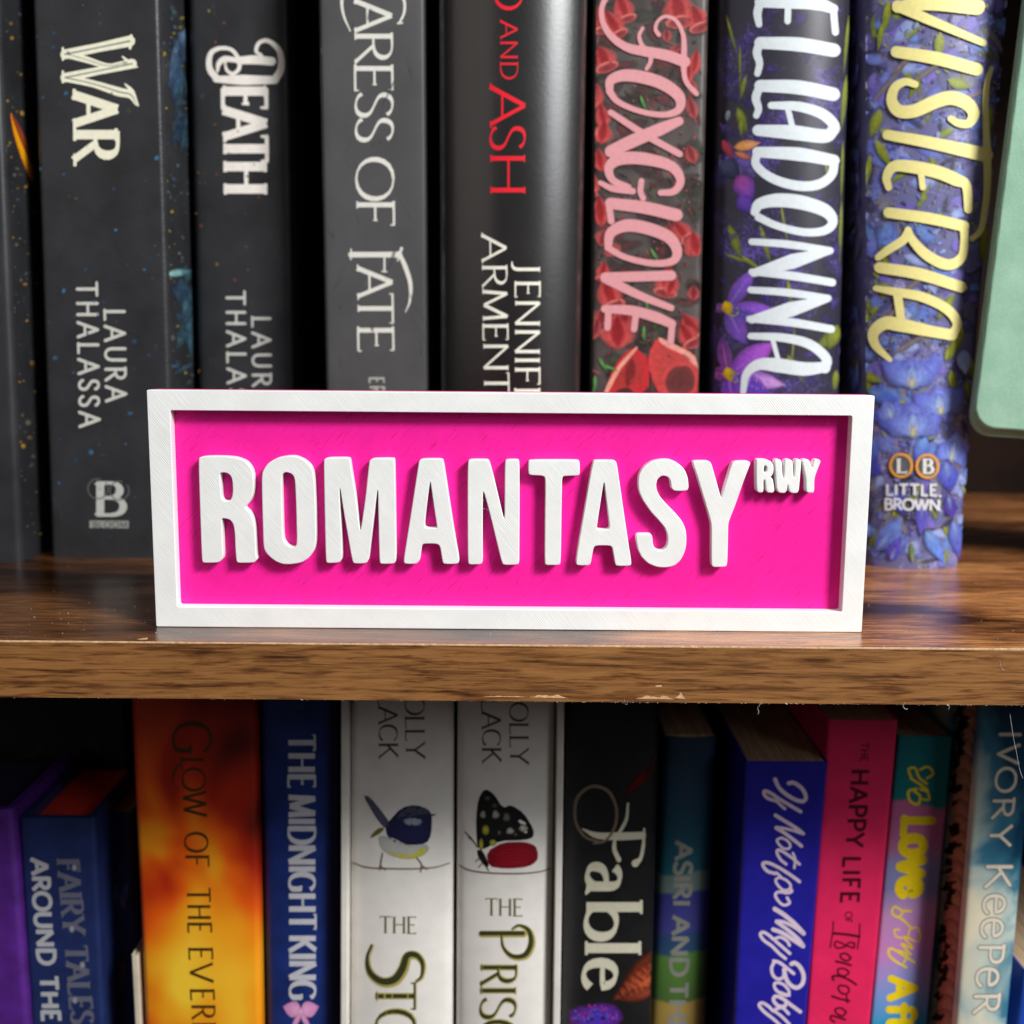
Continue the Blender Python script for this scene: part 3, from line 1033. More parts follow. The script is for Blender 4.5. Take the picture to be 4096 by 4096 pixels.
for (x, y, a, l, w, c0, c1) in [(740, 110, 105, 260, 60, (150, 190, 230), (60, 90, 130)), (720, 260, 100, 160, 60, (90, 130, 175), (40, 60, 90)),
                                (700, 470, 80, 120, 60, (80, 90, 100), (60, 60, 70)), (660, 1098, -8, 110, 34, (170, 225, 225), (140, 200, 205)),
                                (720, 1115, 78, 120, 55, (120, 170, 185), (60, 90, 110)), (735, 1150, 84, 300, 44, (90, 130, 150), (60, 100, 120)),
                                (775, 1450, 150, 110, 20, (70, 100, 125), (50, 75, 95)), (670, 1465, 0, 50, 16, (90, 130, 165), (60, 90, 120))]:
    ik.petal(x, y, a, l, w, c0, c1, soft=.95, alpha=.85)
rs = random.Random(8)
for _ in range(46):
    y = rs.choice([rs.gauss(300, 130), rs.gauss(520, 60), rs.gauss(1280, 130)]); x = 700 + y * .02 + rs.gauss(14, 20)
    ik.blob(min(max(x, 655), 760), min(max(y, 20), 1520), rs.uniform(8, 30), rs.uniform(16, 60), rs.choice([(84, 110, 140), (60, 90, 120), (90, 140, 150)]), (44, 60, 80), soft=1, alpha=.45, wob=.35, ang=rs.uniform(-20, 20))
ik.build('cover_art')

U3 = Book('paperback_book', [(748, 0), (788, 1560)], [(1168, 0), (1188, 1560)], .1110, 0, H1,
          'black paperback whose spine reads DEATH in white, right of the one reading WAR', m_black, corner=.0030, bulge=.0012)
ik = Ink(U3)
PNK = (240, 234, 226)
D_ = lambda pts, w, c=PNK: brush(ik, pts, w, c, 1.61)
D_([(1390, 510), (1560, 515), (1760, 515)], (40, 66, 50))
D_([(1770, 515), (1810, 440), (1800, 330), (1730, 265), (1670, 275), (1650, 330), (1685, 355)], (50, 44, 36, 28, 26, 24, 16))
D_([(1540, 390), (1640, 385), (1750, 395)], (48, 58, 54))
D_([(1400, 510), (1350, 440), (1355, 350), (1410, 312), (1490, 320), (1535, 380), (1540, 440), (1500, 475), (1460, 450), (1450, 400)], (46, 40, 34, 26, 24, 26, 26, 24, 20, 14))
D_([(1400, 460), (1410, 410), (1450, 380), (1540, 390)], (16, 34, 40, 30))
letters(ik, [('E', 352, 434), ('A', 440, 548), ('T', 546, 644), ('H', 654, 768)], 891, 351, 895, 770, 174, PNK, 'deco', wmul=1.02)
ik.build('title')
ik = Ink(U3)
text(ik, 'THALASSA', 1166, 1745, 907, 1165, 914, 1745, 71, (200, 200, 194), 'round', track=.34)
text(ik, 'LAURA', 1268, 1625, 1009, 1267, 1014, 1625, 71, (185, 185, 180), 'round', track=.34)
ik.build('author')
ik = Ink(U3)
stars(ik, lambda y: (760 + y * .02, 1050), 20, 1540, 34, [(150, 130, 60), (130, 80, 60), (70, 70, 60)], 15)
ik.build('cover_flecks')

U4 = Book('paperback_book', [(1272, 0), (1303, 1560)], [(1702, 0), (1714, 1560)], .0900, 0, H1,
          'charcoal grey book whose spine ends in OF FATE, between the DEATH and the ASH book', m_grey, corner=.0016, hard=True)
ik = Ink(U4)
SV = (222, 220, 212)
C_ = lambda pts, w: brush(ik, pts, w, SV, 1.61, 1100, 0)
C_([(800, 150), (832, 80), (830, 0), (780, -90), (640, -140), (500, -110), (435, -20), (440, 90), (485, 200)], (14, 16, 18, 34, 40, 36, 22, 16, 8))
C_([(790, 150), (820, 148)], 10)
letters(ik, [('A', 2, 124), ('R', 130, 250), ('E', 258, 362), ('S', 372, 466), ('S', 474, 564), ('O', 636, 797), ('F', 804, 900)], 1417, 0, 1427, 900, 149, SV, 'serif')
letters(ik, [('A', 1072, 1186), ('T', 1176, 1292), ('E', 1306, 1404)], 1428, 1070, 1434, 1404, 140, SV, 'serif')
C_([(490, 1640), (650, 1640), (800, 1640)], (36, 34, 38))
C_([(490, 1605), (488, 1670)], 9); C_([(815, 1600), (790, 1680)], (20, 8))
C_([(800, 1630), (840, 1720), (872, 1830), (868, 1940), (840, 2010)], (24, 30, 26, 14, 5))
C_([(705, 1650), (705, 1745)], 12); C_([(690, 1748), (725, 1750)], 9)
text(ik, 'ERIN', 1510, 1640, 1478, 1509, 1480, 1640, 58, (170, 168, 162), 'sans', track=.3)
ik.build('title')
ik = Ink(U4)
rr = random.Random(5)
for _ in range(26):
    y = rr.uniform(-20, 1560); x = rr.uniform(1290 + y * .02, 1690)
    ik.petal(x, y, rr.uniform(60, 120), rr.uniform(40, 180), rr.uniform(6, 22), (110, 110, 112), (86, 86, 88), soft=1, alpha=.55)
ik.build('cover_art')

m_ash = cover_mat('glossy_black_jacket', (30, 29, 29), .26, .1, nscale=24, bstr=.12, bdist=.0004, spec=.8, coat=1.0)
U5 = Book('hardback_book', [(1752, 0), (1760, 1575)], [(2352, 0), (2322, 1575)], .0850, 0, H1,
          'glossy black hardback with the red words AND ASH above a white author name', m_ash, corner=.0030, bulge=.0068, hard=True)
ik = Ink(U5)
RED = (228, 28, 48)
letters(ik, [('D', -85, 35)], 1976, 0, 1976, 100, 118, RED, 'serif')
text(ik, 'AND', 84, 314, 2001, 81, 2003, 317, 68, RED, 'serif')
letters(ik, [('A', 347, 498), ('S', 506, 596), ('H', 616, 778)], 1960, 345, 1962, 780, 139, RED, 'serif')
ik.build('title')
ik = Ink(U5)
letters(ik, [('A', 940, 1044), ('R', 1060, 1146), ('M', 1158, 1282), ('E', 1294, 1360), ('N', 1374, 1482), ('T', 1492, 1574), ('R', 1590, 1670)], 1926, 940, 1938, 1600, 98, WHITE, 'serif')
letters(ik, [('J', 1052, 1090), ('E', 1124, 1188), ('N', 1202, 1304), ('N', 1318, 1416), ('I', 1430, 1452), ('F', 1468, 1536), ('E', 1552, 1620)], 2062, 1050, 2060, 1620, 98, WHITE, 'serif')
ik.build('author')

# ---- foxglove
m_fox = cover_mat('dark_floral_print', (66, 60, 58), .42, .3, nscale=70, spec=.5)
U6 = Book('hardback_book', [(2376, 0), (2363, 1575)], [(2838, 0), (2798, 1575)], .0900, 0, H1,
          'book with pink FOXGLOVE lettering over red bell flowers on black', m_fox, corner=.0022, hard=True)
ik = Ink(U6)
rr = random.Random(21)
for _ in range(90):
    x = rr.uniform(2390, 2800); y = rr.uniform(0, 1560)
    ik.blob(x, y, rr.uniform(20, 70), rr.uniform(20, 60), rr.choice([(104, 54, 60), (84, 58, 60), (74, 84, 66), (130, 60, 64), (50, 44, 44)]), (62, 54, 54), soft=1, alpha=.6, wob=.2)
for _ in range(26):
    x = rr.uniform(2450, 2760); y = rr.uniform(0, 1560)
    ik.petal(x, y, rr.uniform(60, 120), rr.uniform(60, 170), rr.uniform(4, 12), (92, 112, 70), (50, 70, 46), soft=.8, alpha=.7)


def bell(x, y, a, l, w, c0=(170, 30, 40), c1=(228, 84, 84), mouth=True):
    ik.petal(x, y, a, l, w, c0, c1, (232, 116, 112), pw=1.25, soft=.85)
    ik.petal(x, y, a, l * .95, w * .45, tuple(v * .8 for v in c0), c0, pw=1.2, soft=1, alpha=.7)
    if mouth:
        ar = math.radians(a); ex, ey = x + l * .86 * math.cos(ar), y + l * .86 * math.sin(ar)
        ik.blob(ex, ey, w * .20, w * .46, (236, 140, 130), (226, 120, 112), ang=a, soft=.6)
        ik.blob(ex + 3 * math.cos(ar), ey + 3 * math.sin(ar), w * .15, w * .38, (96, 34, 40), (176, 56, 62), ang=a, soft=.8)


for _ in range(240):
    x = rr.uniform(2385, 2805); y = rr.uniform(0, 1560)
    c = rr.choice([(150, 70, 74), (190, 96, 96), (96, 50, 54), (90, 104, 70), (58, 50, 50), (120, 60, 66)])
    ik.petal(x, y, rr.uniform(0, 360), rr.uniform(16, 60), rr.uniform(6, 20), c, tuple(v * .7 for v in c), soft=.8, alpha=.7, nt=6)
for _ in range(16):
    bell(rr.choice([rr.uniform(2380, 2440), rr.uniform(2640, 2780)]), rr.uniform(0, 1350), rr.uniform(60, 120), rr.uniform(60, 110), rr.uniform(40, 80), (140, 40, 48), (196, 82, 84), mouth=False)
for b_ in [(2470, -30, 70, 130, 90), (2700, -40, 80, 150, 140), (2770, 20, 70, 110, 110), (2392, 20, 80, 120, 90), (2420, 40, 60, 130, 90), (2395, 180, 70, 110, 110),
           (2385, 330, 95, 110, 80), (2400, 410, 80, 110, 70), (2420, 480, 100, 100, 90), (2390, 590, 80, 100, 70), (2378, 690, 100, 100, 70), (2395, 780, 85, 130, 90),
           (2790, 190, 100, 120, 60), (2760, 250, 100, 100, 50), (2690, 880, 50, 110, 80), (2770, 920, 80, 110, 100), (2680, 1060, 100, 130, 110), (2700, 1100, 110, 90, 70),
           (2420, 1040, 100, 90, 60), (2410, 1100, 70, 150, 110), (2520, 1230, 120, 160, 130), (2470, 1260, 90, 140, 150), (2730, 1250, 60, 150, 120), (2720, 1290, 60, 110, 90)]:
    bell(*b_, mouth=rr.random() < .6)
for x, y, r in [(2640, 830, 1), (2440, 960, 1)]: pass
# two large open bells above the sign
ik.poly([(2535, 1385), (2600, 1440), (2592, 1580), (2415, 1585), (2440, 1500), (2480, 1430)], (206, 40, 48), (176, 52, 50))
ik.poly([(2550, 1382), (2530, 1400), (2480, 1450), (2430, 1530), (2410, 1590), (2425, 1590), (2450, 1530), (2500, 1450), (2548, 1400)], (240, 160, 140))
ik.petal(2530, 1430, 100, 130, 50, (120, 36, 40), (150, 44, 44), soft=1, alpha=.7)
ik.poly([(2445, 1585), (2480, 1552), (2520, 1550), (2545, 1585)], (70, 40, 40))
ik.poly([(2630, 1345), (2700, 1380), (2770, 1420), (2800, 1490), (2796, 1560), (2770, 1585), (2640, 1585), (2600, 1500), (2590, 1420)], (208, 66, 66), (190, 66, 62))
ik.poly([(2630, 1345), (2700, 1378), (2775, 1415), (2802, 1480), (2790, 1480), (2760, 1428), (2690, 1400), (2640, 1372)], (240, 160, 146))
ik.poly([(2700, 1450), (2760, 1450), (2792, 1500), (2786, 1565), (2740, 1588), (2660, 1585), (2645, 1530), (2665, 1475)], (214, 70, 72), (110, 50, 48))
ik.poly([(2705, 1465), (2755, 1463), (2780, 1505), (2775, 1560), (2735, 1578), (2675, 1575), (2658, 1530), (2675, 1485)], (118, 52, 50), (100, 44, 44))
for _ in range(200):
    x = rr.uniform(2390, 2800); y = rr.uniform(20, 1560)
    if rr.random() < .4: x = rr.gauss(2700, 40)
    s = rr.uniform(1.5, 6)
    ik.blob(x, y, s, s, rr.choice([(190, 80, 88), (150, 56, 62), (220, 120, 120)]), (120, 40, 48), soft=.5, alpha=.8, n=7)
for x, y, a in [(2395, 1430, 60), (2380, 1500, 90), (2410, 1460, 20), (2370, 1540, 90), (2575, 1300, 90), (2580, 1180, 80), (2600, 990, 60), (2560, 380, 70)]:
    ik.petal(x, y, a, 70, 16, (110, 170, 90), (60, 110, 60), soft=.7)
ik.build('cover_art')
ik = Ink(U6)
FP = (214, 150, 155)
F_ = lambda pts, w: brush(ik, pts, w, FP, 1.932, 2200, 0)
F_([(1040, 480), (900, 430), (740, 400), (600, 370), (480, 290), (410, 180), (400, 60), (450, -40), (520, -120)], (86, 84, 80, 66, 54, 44, 40, 44, 30))
F_([(840, 270), (815, 230), (830, 170), (890, 130), (970, 160), (1025, 260), (1035, 380), (1030, 500), (1050, 630), (1130, 725)], (36, 30, 26, 26, 30, 34, 44, 44, 38, 40))
F_([(715, 220), (688, 280), (710, 350), (770, 420), (775, 480), (745, 535)], (26, 30, 34, 36, 34, 30))
C3 = lambda pts, w: brush(ik, pts, tuple(q * 1.12 for q in w) if isinstance(w, tuple) else w * 1.12, FP, .9434, 2048, 0)
C3([(368, 345), (372, 305), (420, 286), (490, 292), (570, 318), (630, 365), (628, 415), (570, 434), (480, 420), (400, 385), (367, 345)], (24, 32, 40, 42, 42, 38, 26, 20, 18, 20, 24))
C3([(372, 572), (450, 535), (560, 488), (630, 458)], (40, 44, 42, 30)); C3([(372, 425), (500, 508), (632, 582)], (20, 24, 22))
C3([(560, 728), (612, 722), (635, 680), (600, 628), (500, 600), (410, 600), (366, 632), (380, 680), (440, 706)], (20, 24, 28, 36, 42, 42, 32, 24, 18))
C3([(332, 690), (380, 712), (455, 722)], (16, 22, 22)); C3([(488, 684), (484, 722), (494, 748)], 20)
C3([(372, 768), (500, 784), (620, 812)], (38, 42, 42)); C3([(364, 764), (374, 835)], 22)
C3([(362, 935), (372, 880), (430, 852), (510, 862), (590, 895), (622, 945), (606, 985), (530, 994), (430, 972), (372, 942)], (24, 34, 42, 42, 40, 34, 26, 22, 20, 22))
C3([(350, 1045), (460, 1044), (600, 1040)], (30, 34, 34)); C3([(352, 1050), (470, 1110), (600, 1162)], (34, 28, 22))
C3([(350, 1166), (450, 1172), (540, 1196), (602, 1222)], (26, 34, 36, 30)); C3([(364, 1172), (360, 1236)], 22); C3([(468, 1180), (460, 1242)], 22); C3([(604, 1222), (598, 1290)], 22)
ik.build('title')

# ---- belladonna
def speckle_mat(name, base, c1, c2, sc1=60, rough=.4, th=.55):
    m, nt, b = nmat(name)
    v = coords(nt)
    a = noise(nt, v, sc1, 3, .5, .4); f = noise(nt, v, 1300, 4, .8)
    k = fmath(nt, 'MULTIPLY', a, f)
    c = ramp(nt, k, [(.16, base), (.27, base), (.33, c1), (.44, c2)])
    nt.links.new(c, b.inputs['Base Color']); b.inputs['Roughness'].default_value = rough
    bump(nt, b, f, .1, .0001)
    MATS[name] = m
    return m


m_bel = speckle_mat('purple_speckled_jacket', (44, 43, 54), (74, 62, 124), (110, 92, 180), rough=.32)
U7 = Book('hardback_book', [(2880, 0), (2850, 1575)], [(3408, 0), (3362, 1575)], .0880, 0, H1,
          'dark purple-speckled book with white ELLADONNA lettering down its rounded spine', m_bel, corner=.0030, bulge=.0055, hard=True)
ik = Ink(U7)
rr = random.Random(33)
GR = (150, 158, 50); GD = (84, 96, 44)
for x, y, a, l, w in [(2905, 60, 75, 180, 14), (2960, 180, 90, 190, 12), (2985, 300, 105, 120, 22), (2950, 430, 70, 110, 40), (2965, 470, 90, 80, 26), (3395, 60, 95, 260, 16), (3385, 300, 95, 240, 26),
                      (3372, 560, 92, 260, 14), (3366, 800, 92, 280, 16), (2915, 900, 70, 150, 44), (2900, 1015, 20, 120, 16), (2960, 1020, 35, 130, 20), (3040, 900, 75, 170, 26), (3120, 800, 80, 200, 12),
                      (3350, 1300, 110, 110, 60), (3365, 1330, 150, 120, 60), (3180, 1300, 95, 240, 10), (3345, 1480, 95, 90, 30), (3150, 1120, 80, 120, 24), (3300, 640, 80, 100, 14), (3150, 1420, 60, 130, 40)]:
    ik.petal(x, y, a, l, w, GR, GD, soft=.6, alpha=.95)
for _ in range(70):
    x = rr.uniform(2880, 3370); y = rr.uniform(20, 1560)
    ik.blob(x, y, rr.uniform(10, 36), rr.uniform(10, 36), rr.choice([(92, 64, 170), (70, 56, 140), (110, 80, 190)]), (50, 44, 90), soft=1, alpha=.45, wob=.3)
for x, y, a, l, w, c0, c1 in [(2890, 560, 60, 90, 40, (200, 60, 90), (120, 40, 60)), (2935, 590, -10, 110, 44, (230, 160, 60), (220, 150, 110)), (2940, 610, 20, 80, 30, (224, 140, 60), (120, 60, 90)),
                              (2890, 640, 50, 100, 90, (70, 80, 120), (20, 24, 50)), (2950, 700, 60, 120, 90, (170, 70, 150), (90, 60, 170)), (2960, 780, 60, 90, 80, (110, 70, 190), (60, 40, 120)), (2915, 440, 100, 50, 24, (160, 170, 190), (90, 90, 100))]:
    ik.petal(x, y, a, l, w, c0, c1, soft=.6)


def star_flower(cx, cy, petals, cc=(232, 196, 20)):
    for a, l, w, c0, c1 in petals:
        ik.petal(cx, cy, a, l, w, c0, c1, (178, 108, 226), pw=.95, soft=.7)
        ik.petal(cx, cy, a, l * .9, w * .16, (200, 140, 230), (190, 120, 230), soft=.8, alpha=.5)
    ik.petal(cx - 6, cy - 30, 70, 62, 46, cc, (170, 130, 20), soft=.3)
    for k in range(9):
        an = random.uniform(0, 6.28)
        ik.blob(cx + 28 + 18 * math.cos(an), cy + 10 + 18 * math.sin(an), 5, 5, (200, 210, 90), (40, 60, 30), n=8)


star_flower(2906, 1235, [(-55, 200, 70, (58, 64, 160), (140, 90, 220)), (0, 190, 62, (90, 60, 180), (150, 90, 220)), (20, 150, 60, (40, 60, 150), (60, 70, 170)), (62, 160, 84, (50, 60, 150), (130, 84, 210)), (185, 60, 40, (120, 50, 120), (90, 30, 90))])
star_flower(2912, 1500, [(-100, 160, 60, (130, 50, 130), (90, 40, 110)), (-35, 230, 100, (120, 50, 190), (190, 90, 220)), (10, 235, 80, (120, 80, 200), (224, 170, 236)), (25, 190, 90, (70, 50, 170), (90, 60, 190)), (80, 130, 80, (90, 40, 160), (110, 60, 190)), (190, 70, 60, (140, 40, 110), (90, 20, 80))])
ik.build('cover_art')
ik = Ink(U7)
BW_ = (208, 217, 222)
C4 = lambda pts, w: brush(ik, pts, tuple(q * 1.22 for q in w) if isinstance(w, tuple) else w * 1.1, BW_, .9434, 2048, 0)
C4([(936, 8), (1060, 8), (1150, 14), (1212, 34)], (34, 42, 42, 30)); C4([(936, 10), (926, 50), (932, 92)], (26, 26, 20)); C4([(1042, 14), (1040, 80)], 22); C4([(1212, 30), (1220, 122)], 24)
C4([(936, 162), (1080, 168), (1214, 190)], (36, 44, 42)); C4([(934, 164), (924, 200), (934, 240), (926, 278)], (26, 26, 22, 20))
C4([(936, 324), (1080, 330), (1212, 356)], (36, 44, 42)); C4([(934, 328), (920, 370), (930, 410), (922, 436)], (26, 26, 22, 20))
C4([(978, 398), (1080, 402), (1170, 430), (1216, 476), (1200, 505)], (22, 30, 34, 34, 36)); C4([(928, 492), (1060, 500), (1180, 514), (1214, 490)], (34, 46, 42, 30)); C4([(1040, 408), (1062, 496)], 20)
C4([(926, 574), (1080, 582), (1214, 606)], (32, 42, 36)); C4([(924, 578), (922, 624), (980, 672), (1070, 700), (1150, 698), (1204, 662), (1216, 610)], (24, 26, 28, 30, 30, 28, 28))
C4([(916, 800), (934, 770), (1000, 756), (1090, 764), (1180, 794), (1210, 836), (1180, 870), (1100, 876), (1000, 852), (930, 820)], (26, 34, 42, 44, 40, 30, 26, 24, 22, 24))
C4([(904, 912), (1040, 922), (1200, 946)], (20, 24, 22)); C4([(1196, 948), (1060, 986), (912, 1030)], (20, 46, 24)); C4([(904, 1026), (1050, 1040), (1208, 1066)], (20, 26, 24))
C4([(900, 1094), (1040, 1104), (1192, 1126)], (20, 24, 22)); C4([(1190, 1128), (1050, 1168), (904, 1206)], (20, 46, 24)); C4([(896, 1204), (1050, 1216), (1204, 1242)], (20, 26, 24))
C4([(900, 1268), (1020, 1274), (1120, 1298), (1184, 1350), (1180, 1388)], (20, 26, 30, 30, 34)); C4([(1182, 1385), (1100, 1392), (1000, 1378), (930, 1376), (884, 1412), (872, 1480)], (32, 42, 44, 34, 24, 18)); C4([(984, 1282), (1008, 1372)], 16)
ik.build('title')

# ---- wisteria
m_wis = speckle_mat('violet_blossom_jacket', (98, 98, 140), (128, 126, 186), (186, 176, 170), 90, .30)
U8 = Book('hardback_book', [(3452, 0), (3452, 2255)], [(4035, 0), (3842, 2255)], .0860, 0, H1,
          'leaning hardback covered in blue blossoms with pale yellow WISTERIA lettering', m_wis, corner=.0040, bulge=.0060, hard=True)
# lean: the left edge runs parallel to the right one
U8.root['label'] = 'leaning hardback covered in blue blossoms with pale yellow WISTERIA lettering'
ik = Ink(U8)
rr = random.Random(44)
XL = lambda y: 3470 + (0 if y < 0 else 0) - y * .012
XR = lambda y: 4020 - y * .082
PAL = [((130, 146, 228), (98, 102, 198)), ((116, 156, 226), (96, 112, 208)), ((142, 126, 220), (104, 92, 186)), ((98, 94, 160), (76, 72, 130)), ((176, 192, 238), (126, 142, 220)), ((110, 112, 160), (88, 86, 138)), ((150, 148, 160), (106, 106, 140))]
for _ in range(330):
    y = rr.uniform(-20, 2240); x = rr.uniform(XL(y), XR(y)); c0, c1 = rr.choice(PAL)
    ik.petal(x, y, rr.uniform(0, 360), rr.uniform(44, 150), rr.uniform(30, 80), c0, c1, c0, soft=.8, alpha=.9, nt=7)
    if rr.random() < .12:
        y = rr.uniform(0, 2240); x = rr.uniform(XL(y), XR(y))
        ik.petal(x, y, rr.uniform(30, 150), rr.uniform(70, 150), rr.uniform(20, 44), (148, 160, 58), (108, 120, 44), (90, 100, 40), soft=.5)
for _ in range(420):
    y = rr.uniform(-10, 2235); x = rr.uniform(XL(y), XR(y)); c0, c1 = rr.choice(PAL + [((176, 182, 90), (120, 130, 60)), ((60, 58, 92), (54, 52, 84))])
    ik.petal(x, y, rr.uniform(0, 360), rr.uniform(16, 46), rr.uniform(8, 22), c0, c1, soft=.7, alpha=.8, nt=6)
for _ in range(46):
    y = rr.uniform(0, 2240); x = rr.uniform(XL(y), XR(y))
    ik.petal(x, y, rr.uniform(0, 360), rr.uniform(60, 130), rr.uniform(14, 34), (52, 50, 76), (46, 44, 66), soft=1, alpha=.6)
for (x, y, a, l) in [(3480, 420, -50, 260), (3560, 300, -40, 200), (3650, 330, -35, 160), (3840, 400, -20, 160), (3500, 1300, -35, 200), (3600, 1180, -40, 180), (3560, 1420, -30, 220), (3830, 1650, 95, 300), (3850, 1720, 100, 240)]:
    ik.petal(x, y, a, l, 26, (150, 134, 134), (110, 98, 104), soft=.8, alpha=.85)
for (x, y, a, l, w) in [(3555, 0, 100, 140, 34), (3530, 90, 100, 120, 26), (3760, 130, 95, 110, 44), (3790, 320, 20, 100, 50), (3520, 440, 110, 120, 50), (3500, 560, 60, 130, 40), (3520, 520, 30, 110, 50), (3480, 620, 100, 140, 30),
                        (3960, 430, 100, 160, 40), (3940, 900, 95, 160, 40), (3850, 1310, 115, 140, 44), (3780, 1440, -60, 100, 40), (3430, 1490, 20, 110, 40), (3800, 1480, 80, 100, 34), (3890, 1440, 90, 90, 40), (3860, 1520, 80, 80, 24), (3400, 1560, 30, 60, 30)]:
    ik.petal(x, y, a, l, w, (168, 176, 52), (118, 130, 40), (96, 110, 40), soft=.4)
for _ in range(320):
    cy = rr.choice([170, 420, 760, 830, 900, 1250, 1400, 1950, 2090, 1780]); cx = rr.uniform(XL(cy), XR(cy))
    x, y = rr.gauss(cx, 26), rr.gauss(cy, 30); s = rr.uniform(2.5, 6)
    ik.blob(min(max(x, XL(y)), XR(y)), y, s, s * .7, (200, 182, 130), (110, 96, 84), ang=rr.uniform(0, 180), soft=.5, alpha=.85, n=7)


def blossom(cx, cy, w, h, rot=0, spot=True):
    r = math.radians(rot)
    for sgn in (-1, 1):
        ik.petal(cx, cy + h * .3, -90 + rot + sgn * 52, w * .62, h * .85, (132, 160, 236), (100, 106, 214), (96, 94, 204), pw=.85, soft=.7, bend=sgn * .3)
    ik.petal(cx, cy + h * .42, -90 + rot, h * 1.0, w * .66, (150, 184, 240), (110, 112, 216), (108, 108, 214), soft=.7)
    ik.petal(cx, cy + h * .4, -90 + rot, h * .7, w * .24, (196, 206, 222), (130, 160, 228), soft=1, alpha=.95)
    if spot: ik.petal(cx, cy + h * .38, -90 + rot, h * .3, w * .12, (200, 190, 110), (190, 180, 170), soft=.9)


for (x, y, a, l, w, c0, c1) in [(3470, 1560, 20, 130, 70, (90, 150, 226), (70, 80, 200)), (3520, 1640, 60, 110, 70, (100, 150, 230), (70, 80, 200)), (3430, 1640, 20, 120, 70, (90, 120, 214), (66, 60, 170)),
                                (3460, 1740, 70, 120, 80, (110, 160, 230), (70, 76, 196)), (3440, 1830, 40, 110, 90, (80, 100, 220), (60, 56, 170)), (3560, 1960, 60, 120, 60, (70, 90, 200), (60, 60, 160)),
                                (3780, 1850, 80, 120, 90, (96, 120, 224), (70, 66, 180)), (3500, 2200, -50, 170, 80, (90, 80, 200), (116, 156, 234)), (3560, 2240, -70, 100, 60, (84, 66, 190), (96, 84, 206)),
                                (3690, 2000, 95, 140, 50, (80, 76, 190), (96, 90, 206)), (3700, 2120, 60, 150, 60, (110, 160, 232), (96, 130, 226)), (3810, 2080, 80, 160, 60, (120, 150, 240), (76, 66, 180)), (3790, 1980, 80, 100, 60, (70, 56, 150), (80, 64, 170)), (3650, 2250, -95, 90, 24, (120, 140, 60), (110, 130, 60))]:
    ik.petal(x, y, a, l, w, c0, c1, soft=.6)
    ik.petal(x, y, a, l * .7, w * .4, (176, 200, 240), c1, soft=1, alpha=.6)
blossom(3645, 1500, 260, 130); blossom(3762, 1610, 220, 130, -8); blossom(3650, 1690, 250, 150); blossom(3800, 1790, 120, 140, 12); blossom(3565, 1640, 110, 90, -20, False)
ik.petal(3700, 1750, 110, 110, 66, (120, 170, 236), (76, 66, 186), soft=.3)
ik.petal(3850, 1400, 85, 100, 60, (150, 170, 240), (180, 196, 246), soft=.3)
ik.build('cover_art')
ik = Ink(U8)
YL = (232, 222, 146)
Y_ = lambda pts, w, oy=0: brush(ik, pts, tuple(q * 1.1 for q in w) if isinstance(w, tuple) else w, YL, 1.932, 3096, oy)
Y_([(950, 60), (1200, 30), (1560, 60)], (80, 100, 110)); Y_([(950, 50), (1200, 160), (1610, 335)], (80, 70, 48))
Y_([(930, -180), (1300, -120), (1600, -40)], 60); Y_([(1580, 50), (1250, -20), (1000, -120)], (80, 60, 30))
Y_([(940, 405), (1250, 455), (1560, 540)], (80, 92, 88))
Y_([(1085, 655), (1010, 635), (930, 680), (905, 780), (960, 860), (1080, 860), (1240, 790), (1360, 760), (1480, 800), (1535, 880), (1500, 955), (1420, 955), (1360, 920)], (50, 54, 64, 76, 90, 92, 96, 98, 96, 80, 62, 54, 46))
Y_([(870, 1045), (1200, 1105), (1630, 1200)], (70, 84, 100))
Y_([(1675, 530), (1640, 640), (1628, 800), (1632, 1000), (1640, 1200), (1640, 1450), (1620, 1640), (1590, 1780), (1525, 1845)], (30, 40, 44, 46, 60, 50, 46, 44, 38))
Y_([(880, 1450), (865, 1370), (920, 1290), (1050, 1290), (1250, 1330), (1400, 1390), (1480, 1440), (1495, 1620)], (48, 60, 76, 88, 92, 90, 66, 56))
Y_([(1130, 1340), (1145, 1450)], 48)
Y_([(880, 1645), (1200, 1690), (1460, 1750)], (74, 80, 76))
Y_([(1460, 1745), (1465, 1850), (1450, 1975), (1380, 2040), (1290, 2035), (1160, 1960), (1060, 1850), (1030, 1780)], (60, 56, 62, 74, 78, 74, 60, 50))
Y_([(1030, 1800), (990, 1860), (880, 1930), (800, 1990)], (60, 62, 60, 48))
Y_([(810, 330), (1120, 380), (1440, 480)], (76, 84, 78), 900)
Y_([(780, 490), (950, 520), (1150, 560), (1330, 650), (1410, 760), (1370, 850)], (40, 60, 70, 70, 66, 64), 900)
Y_([(1370, 850), (1200, 820), (960, 770), (850, 760), (765, 830), (780, 930), (890, 1040)], (76, 80, 96, 90, 80, 60, 34), 900)
Y_([(950, 540), (975, 720)], (62, 60), 900)
ik.build('title')
ik = Ink(U8)
for cx, cy, ch in ((3602, 1861, 'L'), (3707, 1864, 'B')):
    ik.blob(cx, cy, 42, 46, (96, 98, 104), (70, 74, 80), n=20)
    P = [(cx + 43 * math.cos(a), cy + 45 * math.sin(a)) for a in np.linspace(0, 2 * math.pi, 25)]
    ik.ribbon(P, 11, (218, 150, 60), rnd=False)
    letter(ik, ch, cx - 16, cx + 22, lambda v: cy + 28, 56, 0, 'cond', (214, 214, 210), vert=False)
text(ik, 'LITTLE,', 3542, 3762, 3539, 1978, 3762, 1981, 42, (206, 208, 216), 'sansb', vert=False)
text(ik, 'BROWN', 3536, 3756, 3532, 2036, 3756, 2040, 42, (206, 208, 216), 'sansb', vert=False, track=.1)
ik.build('publisher_logo')

